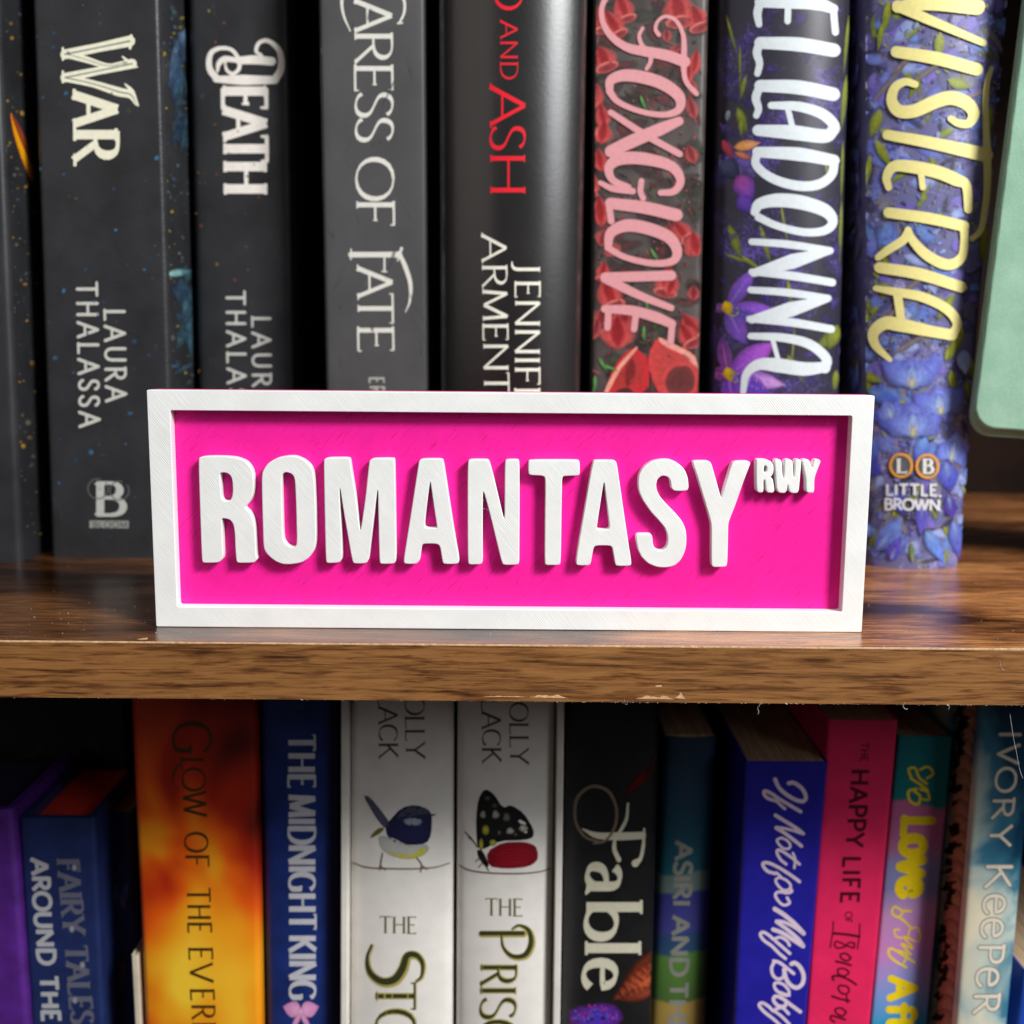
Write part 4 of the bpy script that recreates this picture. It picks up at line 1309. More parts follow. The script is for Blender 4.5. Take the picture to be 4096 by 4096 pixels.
ik = Ink(U8, lambda x, y, o: U8.side(x, y, o, 'L'))
for _ in range(90):
    y = rr.uniform(0, 1600); x = 3440 - y * .004 + rr.uniform(-40, 40)
    c0, c1 = rr.choice(PAL + [((120, 120, 50), (80, 84, 40))])
    ik.petal(x, y, rr.uniform(60, 120), rr.uniform(40, 130), rr.uniform(14, 34), c0, c1, soft=.8, alpha=.8)
ik.build('side_print')

# ---- mint fabric notebook at the right
def fabric(name, a, b_):
    m, nt, b = nmat(name)
    v = coords(nt)
    w1 = nt.nodes.new('ShaderNodeTexVoronoi'); w1.inputs['Scale'].default_value = 1500; w1.inputs['Randomness'].default_value = .12
    nt.links.new(v, w1.inputs[0])
    n = noise(nt, v, 90, 4)
    c = ramp(nt, fmath(nt, 'ADD', fmath(nt, 'MULTIPLY', w1.outputs[0], .5), fmath(nt, 'MULTIPLY', n, .5)), [(.25, b_), (.62, a)])
    nt.links.new(c, b.inputs['Base Color']); b.inputs['Roughness'].default_value = .85
    b.inputs['Sheen Weight'].default_value = .3
    bump(nt, b, w1.outputs[0], .6, .0004)
    return m


m_mint = fabric('mint_woven_fabric', (122, 162, 140), (160, 198, 176))
mint = empty('notebook', (.19, .085, .03))
tag(mint, 'mint green woven fabric notebook with rounded corners, cut off by the right edge', 'book')
p_a = onY(4085, 200, .072); p_b = onY(3900, 1640, .072)
dv = (p_a - p_b); dv /= np.linalg.norm(dv); side_v = np.array([dv[2], 0, -dv[0]])
corner = p_b - dv * ((1708 - 1640) / 12800)


def lean_rect(y, w, h, r, dx=0, dz=0):
    pts = rrect(0, 0, w, h, r, 8)
    return [(corner[0] + dx + side_v[0] * a + dv[0] * b, corner[2] + dz + side_v[2] * a + dv[2] * b) for a, b in pts]


slab('front_cover', [lean_rect(0, .11, .17, .007)], .0720, .0742, m_mint, mint, .0007)
slab('back_cover', [lean_rect(0, .11, .17, .007, .0010, -.0028)], .0776, .0796, m_mint, mint, .0007)
slab('pages', [lean_rect(0, .106, .166, .004, .0025, .001)], .0744, .0774, MATS['paper'], mint, .0003)
# hidden by the frame edge: the block the notebook stands on
zb = corner[2] - .0028 + side_v[2] * .07
blk = box('wooden_block', (.206, .060, 0.00002), (.262, .098, zb - .0008), MATS['dark_wood'], None, bev=.0008)
tag(blk, 'dark wooden block under the mint notebook, just outside the picture', 'block')

# ================================================================== lower row of books
ZB = -0.270


def low(name, Lp, Rp, Y, ytop, label, m, **k):
    z1 = onY(Lp[0][0] * .5 + Rp[0][0] * .5, ytop, Y)[2]
    return Book(name, Lp, Rp, Y, ZB, min(z1, -0.0165), label, m, **k)


# dark book behind
m_ink = cover_mat('black_cloth', (10, 9, 10), .6, .2)
LB0 = low('hardback_book', [(-160, 2900), (-120, 3200)], [(500, 2900), (520, 3200)], .108, 2790, 'black book standing behind the navy one at the lower left', m_ink, hard=True, depth=.12)
ik = Ink(LB0)
brush(ik, [(190, 2960), (130, 3020), (70, 3035)], (6, 12, 6), (70, 50, 26)); brush(ik, [(350, 2950), (390, 2990), (360, 3035), (250, 3035)], (6, 14, 10, 6), (70, 50, 26))
ik.build('title')

m_purple = cover_mat('violet_cloth', (74, 26, 118), .55, .15)
LB1 = low('hardback_book', [(-420, 3280), (-350, 4096)], [(52, 3280), (112, 4096)], .052, 3236, 'violet book cut off by the lower left corner', m_purple, hard=True, corner=.002, depth=.05, mpages=plain('dark_violet_edges', (30, 14, 60), .8, .1))

m_navy = cover_mat('navy_cloth', (26, 40, 86), .45, .12)
LB2 = low('hardback_book', [(72, 3280), (124, 4096)], [(378, 3280), (414, 4096)], .055, 3272,
          'navy blue hardback with silver FAIRY TALES lettering and red page edges', m_navy, hard=True, mpages=MATS['red_page_edge'], corner=.0015, depth=.05)
ik = Ink(LB2)
SIL = (176, 178, 182)
text(ik, 'FAIRY TALES F', 3440, 4190, 226, 3439, 296, 4190, 88, (96, 98, 114), 'deco', wmul=1.15)
text(ik, 'AROUND THE', 3436, 4084, 122, 3435, 172, 4084, 68, SIL, 'sansb', track=.14)
for x, y in ((288, 3715), (298, 3470), (330, 3860), (300, 4000)):
    ik.blob(x, y, 12, 16, (150, 152, 160), (120, 124, 140), soft=.6)
ik.build('title')
LB2b = low('hardback_book', [(404, 3300), (446, 4096)], [(528, 3300), (562, 4096)], .070, 3250,
           'narrow dark galaxy-print book between the navy one and the orange one', cover_mat('deep_space_card', (24, 26, 84), .4, .3, nscale=40), depth=.06, corner=.002)
ik = Ink(LB2b)
for x, y, rx, ry, c0, c1 in [(450, 3590, 34, 80, (60, 150, 220), (30, 80, 170)), (492, 3600, 18, 60, (140, 120, 180), (60, 60, 130)), (455, 3800, 30, 60, (50, 120, 200), (30, 60, 140)), (505, 3560, 14, 50, (80, 140, 190), (40, 70, 130)), (490, 3900, 22, 110, (110, 60, 80), (50, 36, 90)), (520, 3700, 14, 150, (70, 40, 90), (30, 28, 90))]:
    ik.blob(x, y, rx, ry, c0, c1, soft=1, alpha=.9, wob=.15)
ik.build('cover_art')
cr = low('booklet', [(526, 3830), (540, 4096)], [(552, 3830), (564, 4096)], .0505, 3822, 'thin cream booklet between the navy and the orange book', cover_mat('cream_card', (200, 190, 170), .6, .06), depth=.09, corner=.0004)


def sunset():
    m, nt, b = nmat('sunset_cloud_print')
    v = coords(nt, (1, 1, .8))
    a = noise(nt, v, 30, 2, .5, .3)
    sep = nt.nodes.new('ShaderNodeSeparateXYZ'); nt.links.new(coords(nt), sep.inputs[0])
    # book-local height: clouds turn from dark red at the head, shelf shade painted in, to yellow at the middle of the spine
    mr = nt.nodes.new('ShaderNodeMapRange'); mr.inputs[1].default_value = .245; mr.inputs[2].default_value = .155; mr.inputs[3].default_value = -.16; mr.inputs[4].default_value = .16
    nt.links.new(sep.outputs[2], mr.inputs[0])
    f = fmath(nt, 'ADD', a, mr.outputs[0])
    c = ramp(nt, f, [(.28, (70, 8, 2)), (.42, (176, 34, 4)), (.54, (226, 88, 8)), (.66, (234, 150, 20)), (.80, (240, 196, 50))])
    nt.links.new(c, b.inputs['Base Color']); b.inputs['Roughness'].default_value = .45
    return m


LB3 = low('paperback_book', [(520, 2800), (578, 4096)], [(1022, 2800), (1045, 4096)], .050, 2785,
          'orange and yellow cloud-patterned book with GLOW OF THE on its spine', sunset(), corner=.002, bulge=.001)
ik = Ink(LB3)
BR = (74, 48, 14)
letters(ik, [('G', 2894, 3016)], 690, 2890, 690, 3030, 158, BR, 'thin', wmul=1.2)
letters(ik, [('L', 3030, 3080), ('O', 3074, 3162), ('W', 3168, 3262), ('O', 3332, 3406), ('F', 3420, 3466), ('T', 3552, 3606), ('H', 3620, 3676), ('E', 3690, 3730), ('E', 3790, 3838), ('V', 3854, 3926), ('E', 3956, 4000), ('R', 4020, 4074), ('F', 4090, 4140)],
        727, 3070, 765, 4000, 92, BR, 'thin', wmul=1.35)
brush(ik, [(735, 3040), (700, 3080), (690, 3130)], (10, 10, 4), BR)
ik.build('title')

m_mid = cover_mat('midnight_blue_card', (22, 42, 104), .42, .14)
LB4 = low('paperback_book', [(1032, 2800), (1060, 4096)], [(1340, 2800), (1345, 4096)], .053, 2785,
          'midnight blue book with THE MIDNIGHT KING in silver capitals and a pink bow', m_mid, corner=.003, bulge=.0015)
ik = Ink(LB4)
KS = (196, 196, 204)
for s_, a, b_ in (('THE', 2940, 3148), ('MIDNIGHT', 3184, 3716), ('KING', 3746, 3996)):
    text(ik, s_, a, b_, 1153, 2939, 1158, 3997, 106, KS, 'king', track=.16)
for k in range(4): brush(ik, [(1170 + 14 * k, 2808), (1184 + 9 * k, 2834)], 5, (60, 80, 130))
ik.build('title')
ik = Ink(LB4)
for sgn in (-1, 1):
    ik.petal(1204, 4045, 90 - sgn * 105, 74, 66, (236, 176, 214), (214, 140, 196), soft=.2)
    ik.petal(1204, 4050, 90 - sgn * 28, 90, 22, (230, 170, 210), (206, 130, 190), soft=.2)
ik.blob(1204, 4046, 13, 14, (240, 190, 220), (210, 140, 190))
ik.build('bow_emblem')

m_slip = cover_mat('ivory_slipcase_card', (224, 220, 212), .5, .04)
m_iv = cover_mat('ivory_jacket', (226, 222, 216), .34, .03, spec=.55)
boxset = [((1366, 1396), (1368, 1396)), ]
SL1 = low('slipcase', [(1364, 2800), (1362, 4096)], [(1394, 2800), (1390, 4096)], .046, 2785, 'ivory card slipcase wall left of the white book with the bird', m_slip, corner=.0004, depth=.14, thick=.0008)
SL2 = low('slipcase', [(2230, 2800), (2212, 4096)], [(2258, 2800), (2240, 4096)], .046, 2785, 'ivory card slipcase wall right of the white book with the butterfly', m_slip, corner=.0004, depth=.14, thick=.0008)
SL1.root['category'] = SL2.root['category'] = 'slipcase'
for q in (SL1, SL2): q.root['group'] = 'slipcase walls'
LB5 = low('hardback_book', [(1400, 2800), (1398, 4096)], [(1814, 2800), (1811, 4096)], .050, 2785,
          'white hardback with a small blue and yellow bird on its spine', m_iv, hard=True, bulge=.0030, corner=.0025)
LB6 = low('hardback_book', [(1829, 2800), (1824, 4096)], [(2220, 2800), (2206, 4096)], .050, 2785,
          'white hardback with a black and red butterfly on its spine', m_iv, hard=True, bulge=.0030, corner=.0025)
TX = (62, 60, 52); GOLD = (176, 160, 80); DG = (52, 58, 34)
ik = Ink(LB5)
text(ik, 'HOLLY', 2712, 3030, 1620, 2700, 1624, 3030, 76, TX, 'serif', track=.1)
text(ik, 'BLACK', 2716, 3030, 1512, 2700, 1516, 3030, 76, TX, 'serif', track=.1)
ik.build('author')
ik = Ink(LB5)
text(ik, 'THE', 1520, 1664, 1519, 3732, 1664, 3734, 66, (96, 96, 56), 'serif', vert=False, track=.12)
for col, wm, d in ((GOLD, 1.25, 3), (DG, .8, 0)):
    brush(ik, [(395, 1490), (370, 1560), (385, 1640), (450, 1690), (520, 1680), (565, 1620), (590, 1550), (640, 1545), (675, 1590), (670, 1660), (640, 1690)], tuple(w * wm for w in (14, 20, 34, 44, 50, 48, 42, 36, 26, 18, 12)), col, 1.38, 1200 + d, 2700 + d)
    letters(ik, [('T', 3932, 4036), ('O', 4044, 4160)], 1502 + d, 3925, 1502 + d, 4100, 156, col, 'serif', wmul=wm)
ik.build('title')


def T1(x, y): return (x / 1.38 + 1200, y / 1.38 + 2700)


def art(ik_, kind, pts, *a, **k):
    getattr(ik_, kind)([T1(*p) for p in pts], *a, **k)


ik = Ink(LB5)
brush(ik, [(290, 1035), (360, 1060), (450, 1067), (600, 1070), (740, 1062), (825, 1038)], (6, 9, 10, 9, 8, 6), (120, 100, 84), 1.38, 1200, 2700)
art(ik, 'poly', [(345, 660), (385, 672), (450, 750), (500, 820), (470, 850), (420, 790)], (70, 70, 92), (84, 84, 104))
art(ik, 'poly', [(470, 840), (450, 870), (385, 905), (395, 880), (430, 845)], (110, 104, 40))
art(ik, 'poly', [(470, 830), (560, 730), (640, 715), (710, 740), (730, 780), (725, 880), (700, 930), (620, 940), (530, 930), (480, 890)], (30, 32, 66), (36, 38, 78))
art(ik, 'poly', [(430, 880), (520, 900), (600, 945), (700, 930), (716, 960), (680, 1000), (600, 1018), (500, 1000), (445, 960)], (178, 180, 176), (190, 192, 186))
art(ik, 'poly', [(480, 965), (560, 985), (700, 950), (690, 990), (620, 1018), (540, 1012)], (196, 190, 40), (206, 198, 50))
art(ik, 'poly', [(530, 800), (560, 750), (620, 722), (690, 735), (715, 765), (640, 770), (600, 790)], (76, 80, 90), (70, 76, 90))
art(ik, 'poly', [(565, 800), (620, 785), (680, 800), (660, 830), (590, 830)], (120, 132, 148), (150, 160, 172))
art(ik, 'poly', [(700, 765), (765, 768), (710, 785)], (44, 40, 48))
for p in ([(455, 985), (445, 1040), (440, 1075)], [(445, 1055), (470, 1075)], [(645, 1010), (670, 1045), (665, 1085)], [(670, 1050), (700, 1072)]):
    brush(ik, p, 9, (110, 92, 78), 1.38, 1200, 2700)
ik.build('bird_emblem')

ik = Ink(LB6)
text(ik, 'HOLLY', 2740, 3054, 2037, 2700, 2041, 3054, 74, TX, 'serif', track=.1)
text(ik, 'BLACK', 2738, 3048, 1925, 2700, 1929, 3048, 76, TX, 'serif', track=.1)
ik.build('author')
ik = Ink(LB6)
text(ik, 'THE', 1944, 2088, 1943, 3662, 2088, 3664, 68, (96, 96, 56), 'serif', vert=False, track=.12)
for col, wm, d in ((GOLD, 1.25, 3), (DG, .8, 0)):
    brush(ik, [(1000, 1425), (1120, 1425), (1230, 1425)], 30 * wm, col, 1.38, 1200 + d, 2700 + d)
    brush(ik, [(1170, 1400), (1210, 1380), (1262, 1410), (1275, 1480), (1240, 1545), (1170, 1550), (1120, 1500), (1110, 1430)], tuple(w * wm for w in (10, 16, 26, 34, 34, 26, 16, 10)), col, 1.38, 1200 + d, 2700 + d)
    letters(ik, [('R', 3860, 3936), ('I', 3952, 3972), ('S', 3992, 4072), ('O', 4086, 4180)], 1922 + d, 3860, 1918 + d, 4100, 142, col, 'serif', wmul=wm)
ik.build('title')
ik = Ink(LB6)
brush(ik, [(865, 1040), (930, 1075), (1040, 1092), (1200, 1096), (1320, 1086), (1382, 1068)], (6, 9, 10, 9, 8, 6), (120, 90, 80), 1.38, 1200, 2700)
art(ik, 'poly', [(1030, 975), (1120, 922), (1240, 920), (1300, 940), (1315, 985), (1310, 1025), (1260, 1060), (1130, 1070), (1040, 1055)], (120, 12, 28), (150, 18, 36))
for k in range(5):
    brush(ik, [(1050, 1000 + 10 * k), (1130 + 20 * k, 955 + 16 * k), (1290, 960 + 20 * k)], 4, (90, 8, 22), 1.38, 1200, 2700)
art(ik, 'poly', [(975, 900), (972, 780), (985, 680), (1020, 625), (1070, 655), (1120, 735), (1165, 715), (1235, 760), (1290, 850), (1290, 895), (1240, 912), (1100, 915), (1010, 965), (980, 950)], (20, 20, 22), (26, 26, 28))
for x, y, rx, ry, c in [(1035, 680, 18, 14, 90), (1075, 720, 16, 14, 90), (1010, 770, 16, 22, 170), (1080, 770, 20, 24, 180), (1140, 785, 20, 26, 120), (1160, 860, 22, 18, 190), (1232, 845, 22, 22, 200), (1190, 880, 10, 8, 110), (1100, 870, 10, 14, 100)]:
    X, Y2 = T1(x, y); ik.blob(X, Y2, rx / 1.38, ry / 1.38, (c, c - 4, c - 10), (c * .7, c * .68, c * .6), soft=.3, wob=.1)
for x, y, rx, ry in [(1025, 855, 20, 28), (1065, 925, 20, 18), (1000, 935, 12, 34)]:
    X, Y2 = T1(x, y); ik.blob(X, Y2, rx / 1.38, ry / 1.38, (188, 180, 70), (130, 124, 50), soft=.3)
art(ik, 'poly', [(980, 960), (1010, 970), (1045, 1050), (1030, 1065), (1000, 1030), (978, 990)], (24, 18, 20))
for p in ([(990, 1010), (970, 1030)], [(1005, 1040), (985, 1062)], [(1030, 1060), (1042, 1080)], [(980, 950), (945, 900), (910, 865)], [(980, 950), (950, 910), (930, 895)]):
    brush(ik, p, 6, (50, 44, 42), 1.38, 1200, 2700)
ik.build('butterfly_emblem')

# ---- Fable
m_fab = cover_mat('soft_black_jacket', (18, 18, 20), .45, .25)
LB7 = low('paperback_book', [(2264, 2800), (2246, 4096)], [(2640, 2800), (2606, 4096)], .057, 2785,
          'black book with the large cream word Fable down its spine', m_fab, corner=.002, bulge=.002)
ik = Ink(LB7)
ik.petal(2620, 3060, 135, 200, 50, (110, 10, 4), (60, 4, 2), soft=1); ik.petal(2640, 3000, 120, 140, 30, (70, 6, 2), (40, 4, 2), soft=1)
ik.build('red_streak')
ik = Ink(LB7)
for x, y, a, l, w, c0, c1 in [(2625, 3800, 130, 260, 70, (120, 50, 30), (60, 24, 16)), (2625, 3850, 140, 230, 60, (204, 90, 50), (110, 44, 28)), (2625, 3900, 150, 200, 80, (214, 100, 60), (130, 56, 40)), (2620, 3960, 165, 160, 60, (170, 70, 44), (60, 30, 24))]:
    ik.petal(x, y, a, l, w, c0, c1, soft=.8)
ik.blob(2385, 4075, 110, 66, (70, 50, 190), (110, 40, 140), soft=.7, wob=.1)
for _ in range(60):
    an = random.uniform(3.2, 6.2); q = random.uniform(.3, 1)
    ik.blob(2385 + 105 * q * math.cos(an), 4080 + 62 * q * math.sin(an), random.uniform(4, 12), random.uniform(4, 12), random.choice([(120, 100, 240), (190, 60, 190), (80, 90, 230), (200, 60, 90)]), (70, 40, 150), soft=.6, n=8)
ik.build('cover_art')
ik = Ink(LB7)
CM = (206, 202, 180)
E_ = lambda pts, w, c=CM: brush(ik, pts, w, c, 1.38, 1200, 2700)
E_([(1560, 850), (1640, 885), (1760, 890), (1890, 885)], (8, 34, 44, 40))
E_([(1900, 850), (1895, 940), (1880, 1010), (1850, 1040)], (12, 18, 20, 40))
E_([(1740, 895), (1735, 960), (1760, 1020)], (14, 24, 26)); E_([(1750, 890), (1800, 800), (1810, 710)], (18, 18, 12))
E_([(1650, 920), (1570, 890), (1520, 800), (1530, 680), (1610, 615), (1700, 640), (1745, 730), (1740, 830), (1690, 910), (1620, 930)], (10, 14, 14, 18, 18, 18, 16, 16, 14, 10), (120, 104, 86))
letters(ik, [('a', 3462, 3566), ('b', 3606, 3742), ('l', 3762, 3822), ('e', 3846, 3952)], 2352, 3450, 2334, 3960, 214, CM, dict(thick=.185, thin=.07, pen=12, ser=.26, st=.05, rnd=False))
ik.build('title')


# ---- Asiri
def bands(name, stops, rough=.5, wob=.010):
    """horizontal printed bands; stops are (height above the lower board, colour)"""
    m, nt, b = nmat(name)
    sep = nt.nodes.new('ShaderNodeSeparateXYZ'); nt.links.new(coords(nt), sep.inputs[0])
    n = noise(nt, coords(nt), 45, 2)
    z = fmath(nt, 'ADD', sep.outputs[2], fmath(nt, 'MULTIPLY', fmath(nt, 'SUBTRACT', n, .5), wob))
    mr = nt.nodes.new('ShaderNodeMapRange'); mr.inputs[1].default_value = .12; mr.inputs[2].default_value = .27
    nt.links.new(z, mr.inputs[0])
    c = ramp(nt, mr.outputs[0], [((h - .12) / .15, c_) for h, c_ in stops])
    nt.links.new(c, b.inputs['Base Color']); b.inputs['Roughness'].default_value = rough
    return m


def zat(py, Y, px=3000): return onY(px, py, Y)[2] - ZB


Ya = .064
st = [(zat(4096, Ya), (150, 124, 60)), (zat(4000, Ya), (156, 130, 64)), (zat(3992, Ya), (66, 96, 44)), (zat(3830, Ya), (80, 122, 50)), (zat(3815, Ya), (40, 74, 104)), (zat(3735, Ya), (40, 66, 108)),
      (zat(3728, Ya), (60, 60, 130)), (zat(3575, Ya), (46, 50, 120)), (zat(3565, Ya), (96, 110, 108)), (zat(3490, Ya), (88, 110, 108)), (zat(3480, Ya), (16, 76, 90)), (zat(3200, Ya), (20, 60, 84)), (zat(3000, Ya), (18, 44, 70))]
LB8 = low('paperback_book', [(2656, 2960), (2600, 4096)], [(2868, 2960), (2826, 4096)], Ya, 2942,
          'teal, blue and green striped paperback with ASIRI AND THE on its spine', bands('landscape_stripes', st), corner=.0022, bulge=.002)
ik = Ink(LB8)
for s_, a, b_ in (('ASIRI', 3368, 3620), ('AND', 3666, 3900), ('THE', 3930, 4130)):
    text(ik, s_, a, b_, 2702, 3365, 2674, 4096, 68, (132, 132, 124), 'sansb', track=.12)
for k in range(11): ik.ribbon([(2732 - k * .6, 3014 + 20 * k), (2760 - k * .6, 3014 + 20 * k)], 6, (58, 60, 62), rnd=False)
ik.build('title')

# ---- If Not for My Baby
m_cob = cover_mat('cobalt_blue_card', (34, 30, 150), .38, .06)
LB9 = low('paperback_book', [(2984, 3060), (2936, 4096)], [(3312, 3060), (3224, 4096)], .049, 3046,
          'cobalt blue paperback with looping white script running down its spine', m_cob, corner=.0010)
ik = Ink(LB9)
SW = (226, 206, 222)
A_ = lambda pts, w=60: brush(ik, pts, w * .92, SW, 3.864, 2900, 3050)
A_([(775, 260), (830, 380), (930, 480), (1080, 570), (1200, 600), (1250, 540), (1210, 430), (1130, 350), (1050, 310), (985, 320)], 68)
A_([(1170, 760), (1000, 660), (850, 570), (700, 470), (620, 440), (600, 480), (660, 550), (780, 590)], 60); A_([(800, 590), (850, 650), (925, 715)], 50)
A_([(780, 815), (900, 890), (1080, 1000), (1210, 1100)]); A_([(1210, 1105), (1050, 1050), (900, 1015), (800, 1000)], 48); A_([(790, 1010), (920, 1090), (1080, 1210), (1180, 1290)])
A_([(860, 1165), (805, 1200), (830, 1260), (900, 1325), (980, 1330), (1010, 1280), (960, 1205), (875, 1165)], 44)
A_([(1150, 1570), (1030, 1470), (900, 1380), (820, 1350), (805, 1400), (860, 1500), (945, 1570)], 50); A_([(1050, 1400), (1085, 1500), (1070, 1630)], 42)
A_([(1150, 1840), (1030, 1750), (860, 1640), (700, 1560), (600, 1550), (590, 1600), (660, 1680), (770, 1715)], 56); A_([(790, 1700), (860, 1760)], 44)
A_([(840, 1775), (785, 1810), (805, 1880), (890, 1965), (980, 1965), (1015, 1900), (950, 1820), (850, 1775)], 44)
B_ = lambda pts, w=50: brush(ik, pts, w * .92, SW, 3.22, 2900, 3550)
B_([(840, 10), (860, 50), (800, 70), (700, 55), (650, 85), (670, 150), (750, 225), (830, 200), (800, 130)], 40)
B_([(640, 275), (760, 350), (900, 470), (1010, 590)], 62); B_([(1010, 600), (900, 515), (760, 445), (665, 430)], 44); B_([(665, 440), (800, 540), (930, 650), (1005, 745)], 54); B_([(1005, 755), (880, 675), (740, 585), (620, 540)], 58)
B_([(650, 655), (720, 640), (800, 690), (830, 745)], 42); B_([(835, 850), (740, 765), (650, 690)], 44); B_([(780, 915), (700, 850), (600, 750), (500, 680), (455, 605), (490, 575), (560, 610), (620, 665)], 44)
B_([(625, 945), (700, 965), (800, 1040), (885, 1108)], 46); B_([(630, 965), (600, 1040), (620, 1130), (685, 1180), (750, 1150), (760, 1070)], 44)
B_([(760, 1060), (790, 1180), (850, 1260), (930, 1290), (1000, 1230), (1010, 1120), (960, 1015), (895, 970), (855, 985)], 58)
B_([(700, 1225), (640, 1235), (645, 1300), (720, 1370), (800, 1390), (825, 1340), (770, 1260), (700, 1225)], 40); B_([(830, 1390), (740, 1360), (660, 1330)], 36)
B_([(970, 1600), (860, 1520), (740, 1430), (650, 1400), (625, 1450), (680, 1520), (765, 1530), (790, 1480)], 50)
B_([(650, 1565), (740, 1550), (820, 1625)], 42); B_([(830, 1760), (730, 1660), (650, 1600)], 42); B_([(740, 1800), (620, 1690), (500, 1595), (440, 1515), (480, 1485), (560, 1530), (620, 1590)], 44)
ik.build('title')

# ---- The Happy Life of Isadora
m_rose = cover_mat('hot_rose_card', (226, 38, 92), .4, .04)
LB10 = low('paperback_book', [(3313, 2900), (3226, 4096)], [(3592, 2900), (3480, 4096)], .0515, 2880,
           'hot pink paperback with dark HAPPY LIFE lettering', m_rose, corner=.0008)
ik = Ink(LB10)
DR = (78, 6, 30)
text(ik, 'THE', 2970, 3046, 3445, 2969, 3441, 3047, 30, DR, 'sans')
text(ik, 'HAPPY', 3080, 3386, 3407, 3078, 3382, 3388, 70, DR, 'sans', track=.16, wmul=1.25)
text(ik, 'LIFE', 3428, 3610, 3376, 3425, 3364, 3611, 68, DR, 'sans', track=.2, wmul=1.25)
text(ik, 'OF', 3648, 3690, 3382, 3645, 3378, 3696, 28, DR, 'sans')
I_ = lambda pts, w=24: brush(ik, pts, w * 1.1, DR, 3.22, 2900, 3550)
I_([(1400, 590), (1550, 602), (1730, 630)], 30); I_([(1395, 440), (1385, 590), (1355, 770)], 16); I_([(1735, 470), (1730, 620), (1705, 790)], 16)
I_([(1660, 780), (1665, 720), (1600, 710), (1540, 760), (1450, 780), (1410, 740), (1430, 695), (1490, 710), (1560, 745), (1645, 775)], 20)
I_([(1620, 900), (1560, 850), (1490, 860), (1500, 910), (1570, 945), (1620, 910)], 22); I_([(1620, 1000), (1520, 970), (1430, 950)], 26)
I_([(1600, 1090), (1540, 1045), (1460, 1050), (1460, 1110), (1530, 1140), (1590, 1110)], 22); I_([(1690, 1250), (1600, 1190), (1480, 1140), (1385, 1145), (1400, 1190)], 26)
I_([(1560, 1270), (1480, 1260), (1460, 1310), (1520, 1370), (1590, 1350), (1585, 1285), (1530, 1262)], 22)
I_([(1380, 1400), (1470, 1430), (1600, 1460)], 26); I_([(1565, 1385), (1575, 1480)], 20)
I_([(1560, 1600), (1490, 1550), (1420, 1570), (1440, 1620), (1510, 1655), (1560, 1610)], 22); I_([(1550, 1700), (1450, 1670), (1370, 1650), (1365, 1700), (1410, 1730)], 24)
ik.build('title')

# ---- The Love of My Afterlife
Yl = .060
st = [(zat(4096, Yl, 3600), (0, 150, 190)), (zat(4000, Yl, 3600), (110, 150, 210)), (zat(3800, Yl, 3600), (190, 130, 190)), (zat(3660, Yl, 3600), (180, 140, 190)), (zat(3560, Yl, 3600), (120, 130, 180)), (zat(3450, Yl, 3600), (130, 140, 190)),
      (zat(3360, Yl, 3600), (176, 110, 160)), (zat(3200, Yl, 3600), (190, 100, 150)), (zat(3188, Yl, 3600), (0, 120, 124)), (zat(2940, Yl, 3600), (0, 116, 124))]
LB11 = low('paperback_book', [(3592, 2960), (3484, 4096)], [(3812, 2960), (3710, 4096)], Yl, 2944,
           'pastel pink, blue and teal paperback with fat yellow Love lettering', bands('pastel_gradient', st, .45, .018), corner=.0008)
ik = Ink(LB11)
YE = (238, 214, 20)
letters(ik, [('L', 3272, 3338)], 3618, 3264, 3612, 3340, 112, YE, 'fat')
letters(ik, [('o', 3352, 3416), ('v', 3440, 3494), ('e', 3518, 3580)], 3612, 3345, 3594, 3590, 138, YE, 'fat')
letters(ik, [('A', 3914, 3992), ('f', 4022, 4064), ('t', 4074, 4110)], 3566, 3900, 3554, 4096, 98, YE, 'fat')
V_ = lambda pts, w=18: brush(ik, pts, w, YE, 1.932, 3096, 2700)
V_([(1060, 790), (1040, 730), (1090, 720), (1120, 790), (1180, 840)], 20); V_([(1130, 730), (1190, 710), (1230, 760), (1180, 800)], 18); V_([(1060, 800), (1150, 860), (1190, 900), (1130, 880)], 20)
V_([(1100, 880), (1040, 900), (1050, 970), (1110, 1000), (1130, 940), (1090, 900)], 22); V_([(1180, 880), (1200, 960), (1150, 960)], 18)
Z_ = lambda pts, w=18: brush(ik, pts, w, YE, 2.147, 3196, 3300)
Z_([(890, 740), (820, 700), (800, 760), (860, 790), (900, 740), (960, 740)]); Z_([(960, 880), (900, 820), (850, 790)], 18)
Z_([(860, 900), (820, 900), (840, 960), (930, 960), (950, 900), (1010, 880), (1040, 940), (1030, 1000)], 14); Z_([(1000, 1000), (900, 960), (980, 1060), (880, 1020), (960, 1110)], 16)
Z_([(990, 1180), (900, 1120), (790, 1060), (770, 1110), (830, 1170), (920, 1220)], 20); Z_([(860, 1080), (930, 1110), (900, 1180)], 18)
ik.build('title')

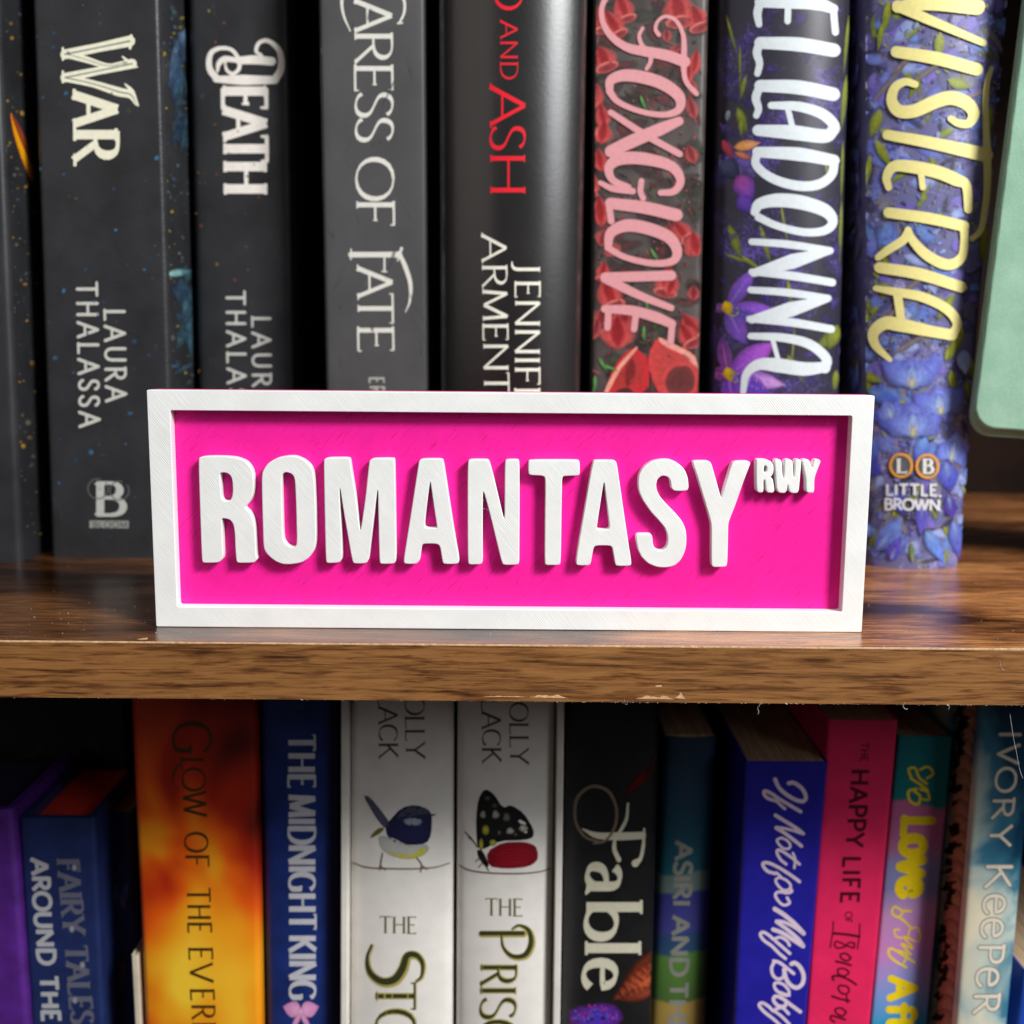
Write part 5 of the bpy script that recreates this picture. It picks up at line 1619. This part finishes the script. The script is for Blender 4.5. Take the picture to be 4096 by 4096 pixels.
# ---- Ivory keeper
def sky_print():
    m, nt, b = nmat('cloudy_teal_print')
    v = coords(nt)
    a = noise(nt, v, 34, 4, .5, .6)
    sep = nt.nodes.new('ShaderNodeSeparateXYZ'); nt.links.new(v, sep.inputs[0])
    mr = nt.nodes.new('ShaderNodeMapRange'); mr.inputs[1].default_value = .175; mr.inputs[2].default_value = .235; mr.inputs[3].default_value = .12; mr.inputs[4].default_value = -.10
    nt.links.new(sep.outputs[2], mr.inputs[0])
    sx_ = fmath(nt, 'MULTIPLY', sep.outputs[0], -7.0)
    f = fmath(nt, 'ADD', fmath(nt, 'ADD', a, mr.outputs[0]), sx_)
    c = ramp(nt, f, [(.34, (14, 62, 92)), (.48, (60, 120, 146)), (.56, (170, 190, 186)), (.70, (226, 216, 190))])
    nt.links.new(c, b.inputs['Base Color']); b.inputs['Roughness'].default_value = .35
    return m


LB12 = low('hardback_book', [(3920, 2830), (3820, 4096)], [(4150, 2830), (4032, 4096)], .047, 2785,
           'pale teal and cream hardback with embossed IVORY KEEPER lettering at the right', sky_print(), corner=.0014, hard=True, bulge=.001)
ik = Ink(LB12)
IV = [('I', 2926, 2950), ('V', 2980, 3052), ('O', 3072, 3166), ('R', 3194, 3272), ('Y', 3304, 3380)]
KP = [('K', 3456, 3548), ('e', 3580, 3654), ('e', 3676, 3750), ('P', 3780, 3850), ('e', 3872, 3946), ('R', 3976, 4050)]
for col, wm in (((112, 110, 104), 1.5), ((226, 216, 200), 1.0)):
    letters(ik, IV, 4002, 2922, 3958, 3394, 80, col, 'round', wmul=wm * 1.0)
    for ch, a, b_ in KP:
        cap = 96 if ch in 'KPR' else 140
        letters(ik, [(ch, a, b_)], 3952, 3445, 3894, 4064, cap, col, 'round', wmul=wm * (.95 if ch in 'KPR' else .68))
ik.build('title')
ik = Ink(LB12, lambda x, y, o: LB12.side(x, y, o, 'L'))
for y in range(2830, 4100, 60):
    xx = 3915 - (y - 2830) * .079
    ik.blob(xx - 40, y, 46, 60, (214, 164, 130), (190, 144, 112), soft=.8, alpha=.95)
for _ in range(70):
    y = random.uniform(2830, 4096); xx = 3850 - (y - 2830) * .076
    ik.blob(xx + random.uniform(-14, 14), y, random.uniform(6, 16), random.uniform(10, 26), (24, 18, 16), (36, 28, 24), soft=.7, wob=.3, ang=random.uniform(0, 90))
ik.build('cover_art')
m_blue = cover_mat('bright_blue_card', (30, 70, 170), .4, .05)
LB13 = low('paperback_book', [(4092, 3900), (4070, 4096)], [(4500, 3900), (4480, 4096)], .056, 3880, 'blue book just showing in the lower right corner', m_blue, corner=.001)
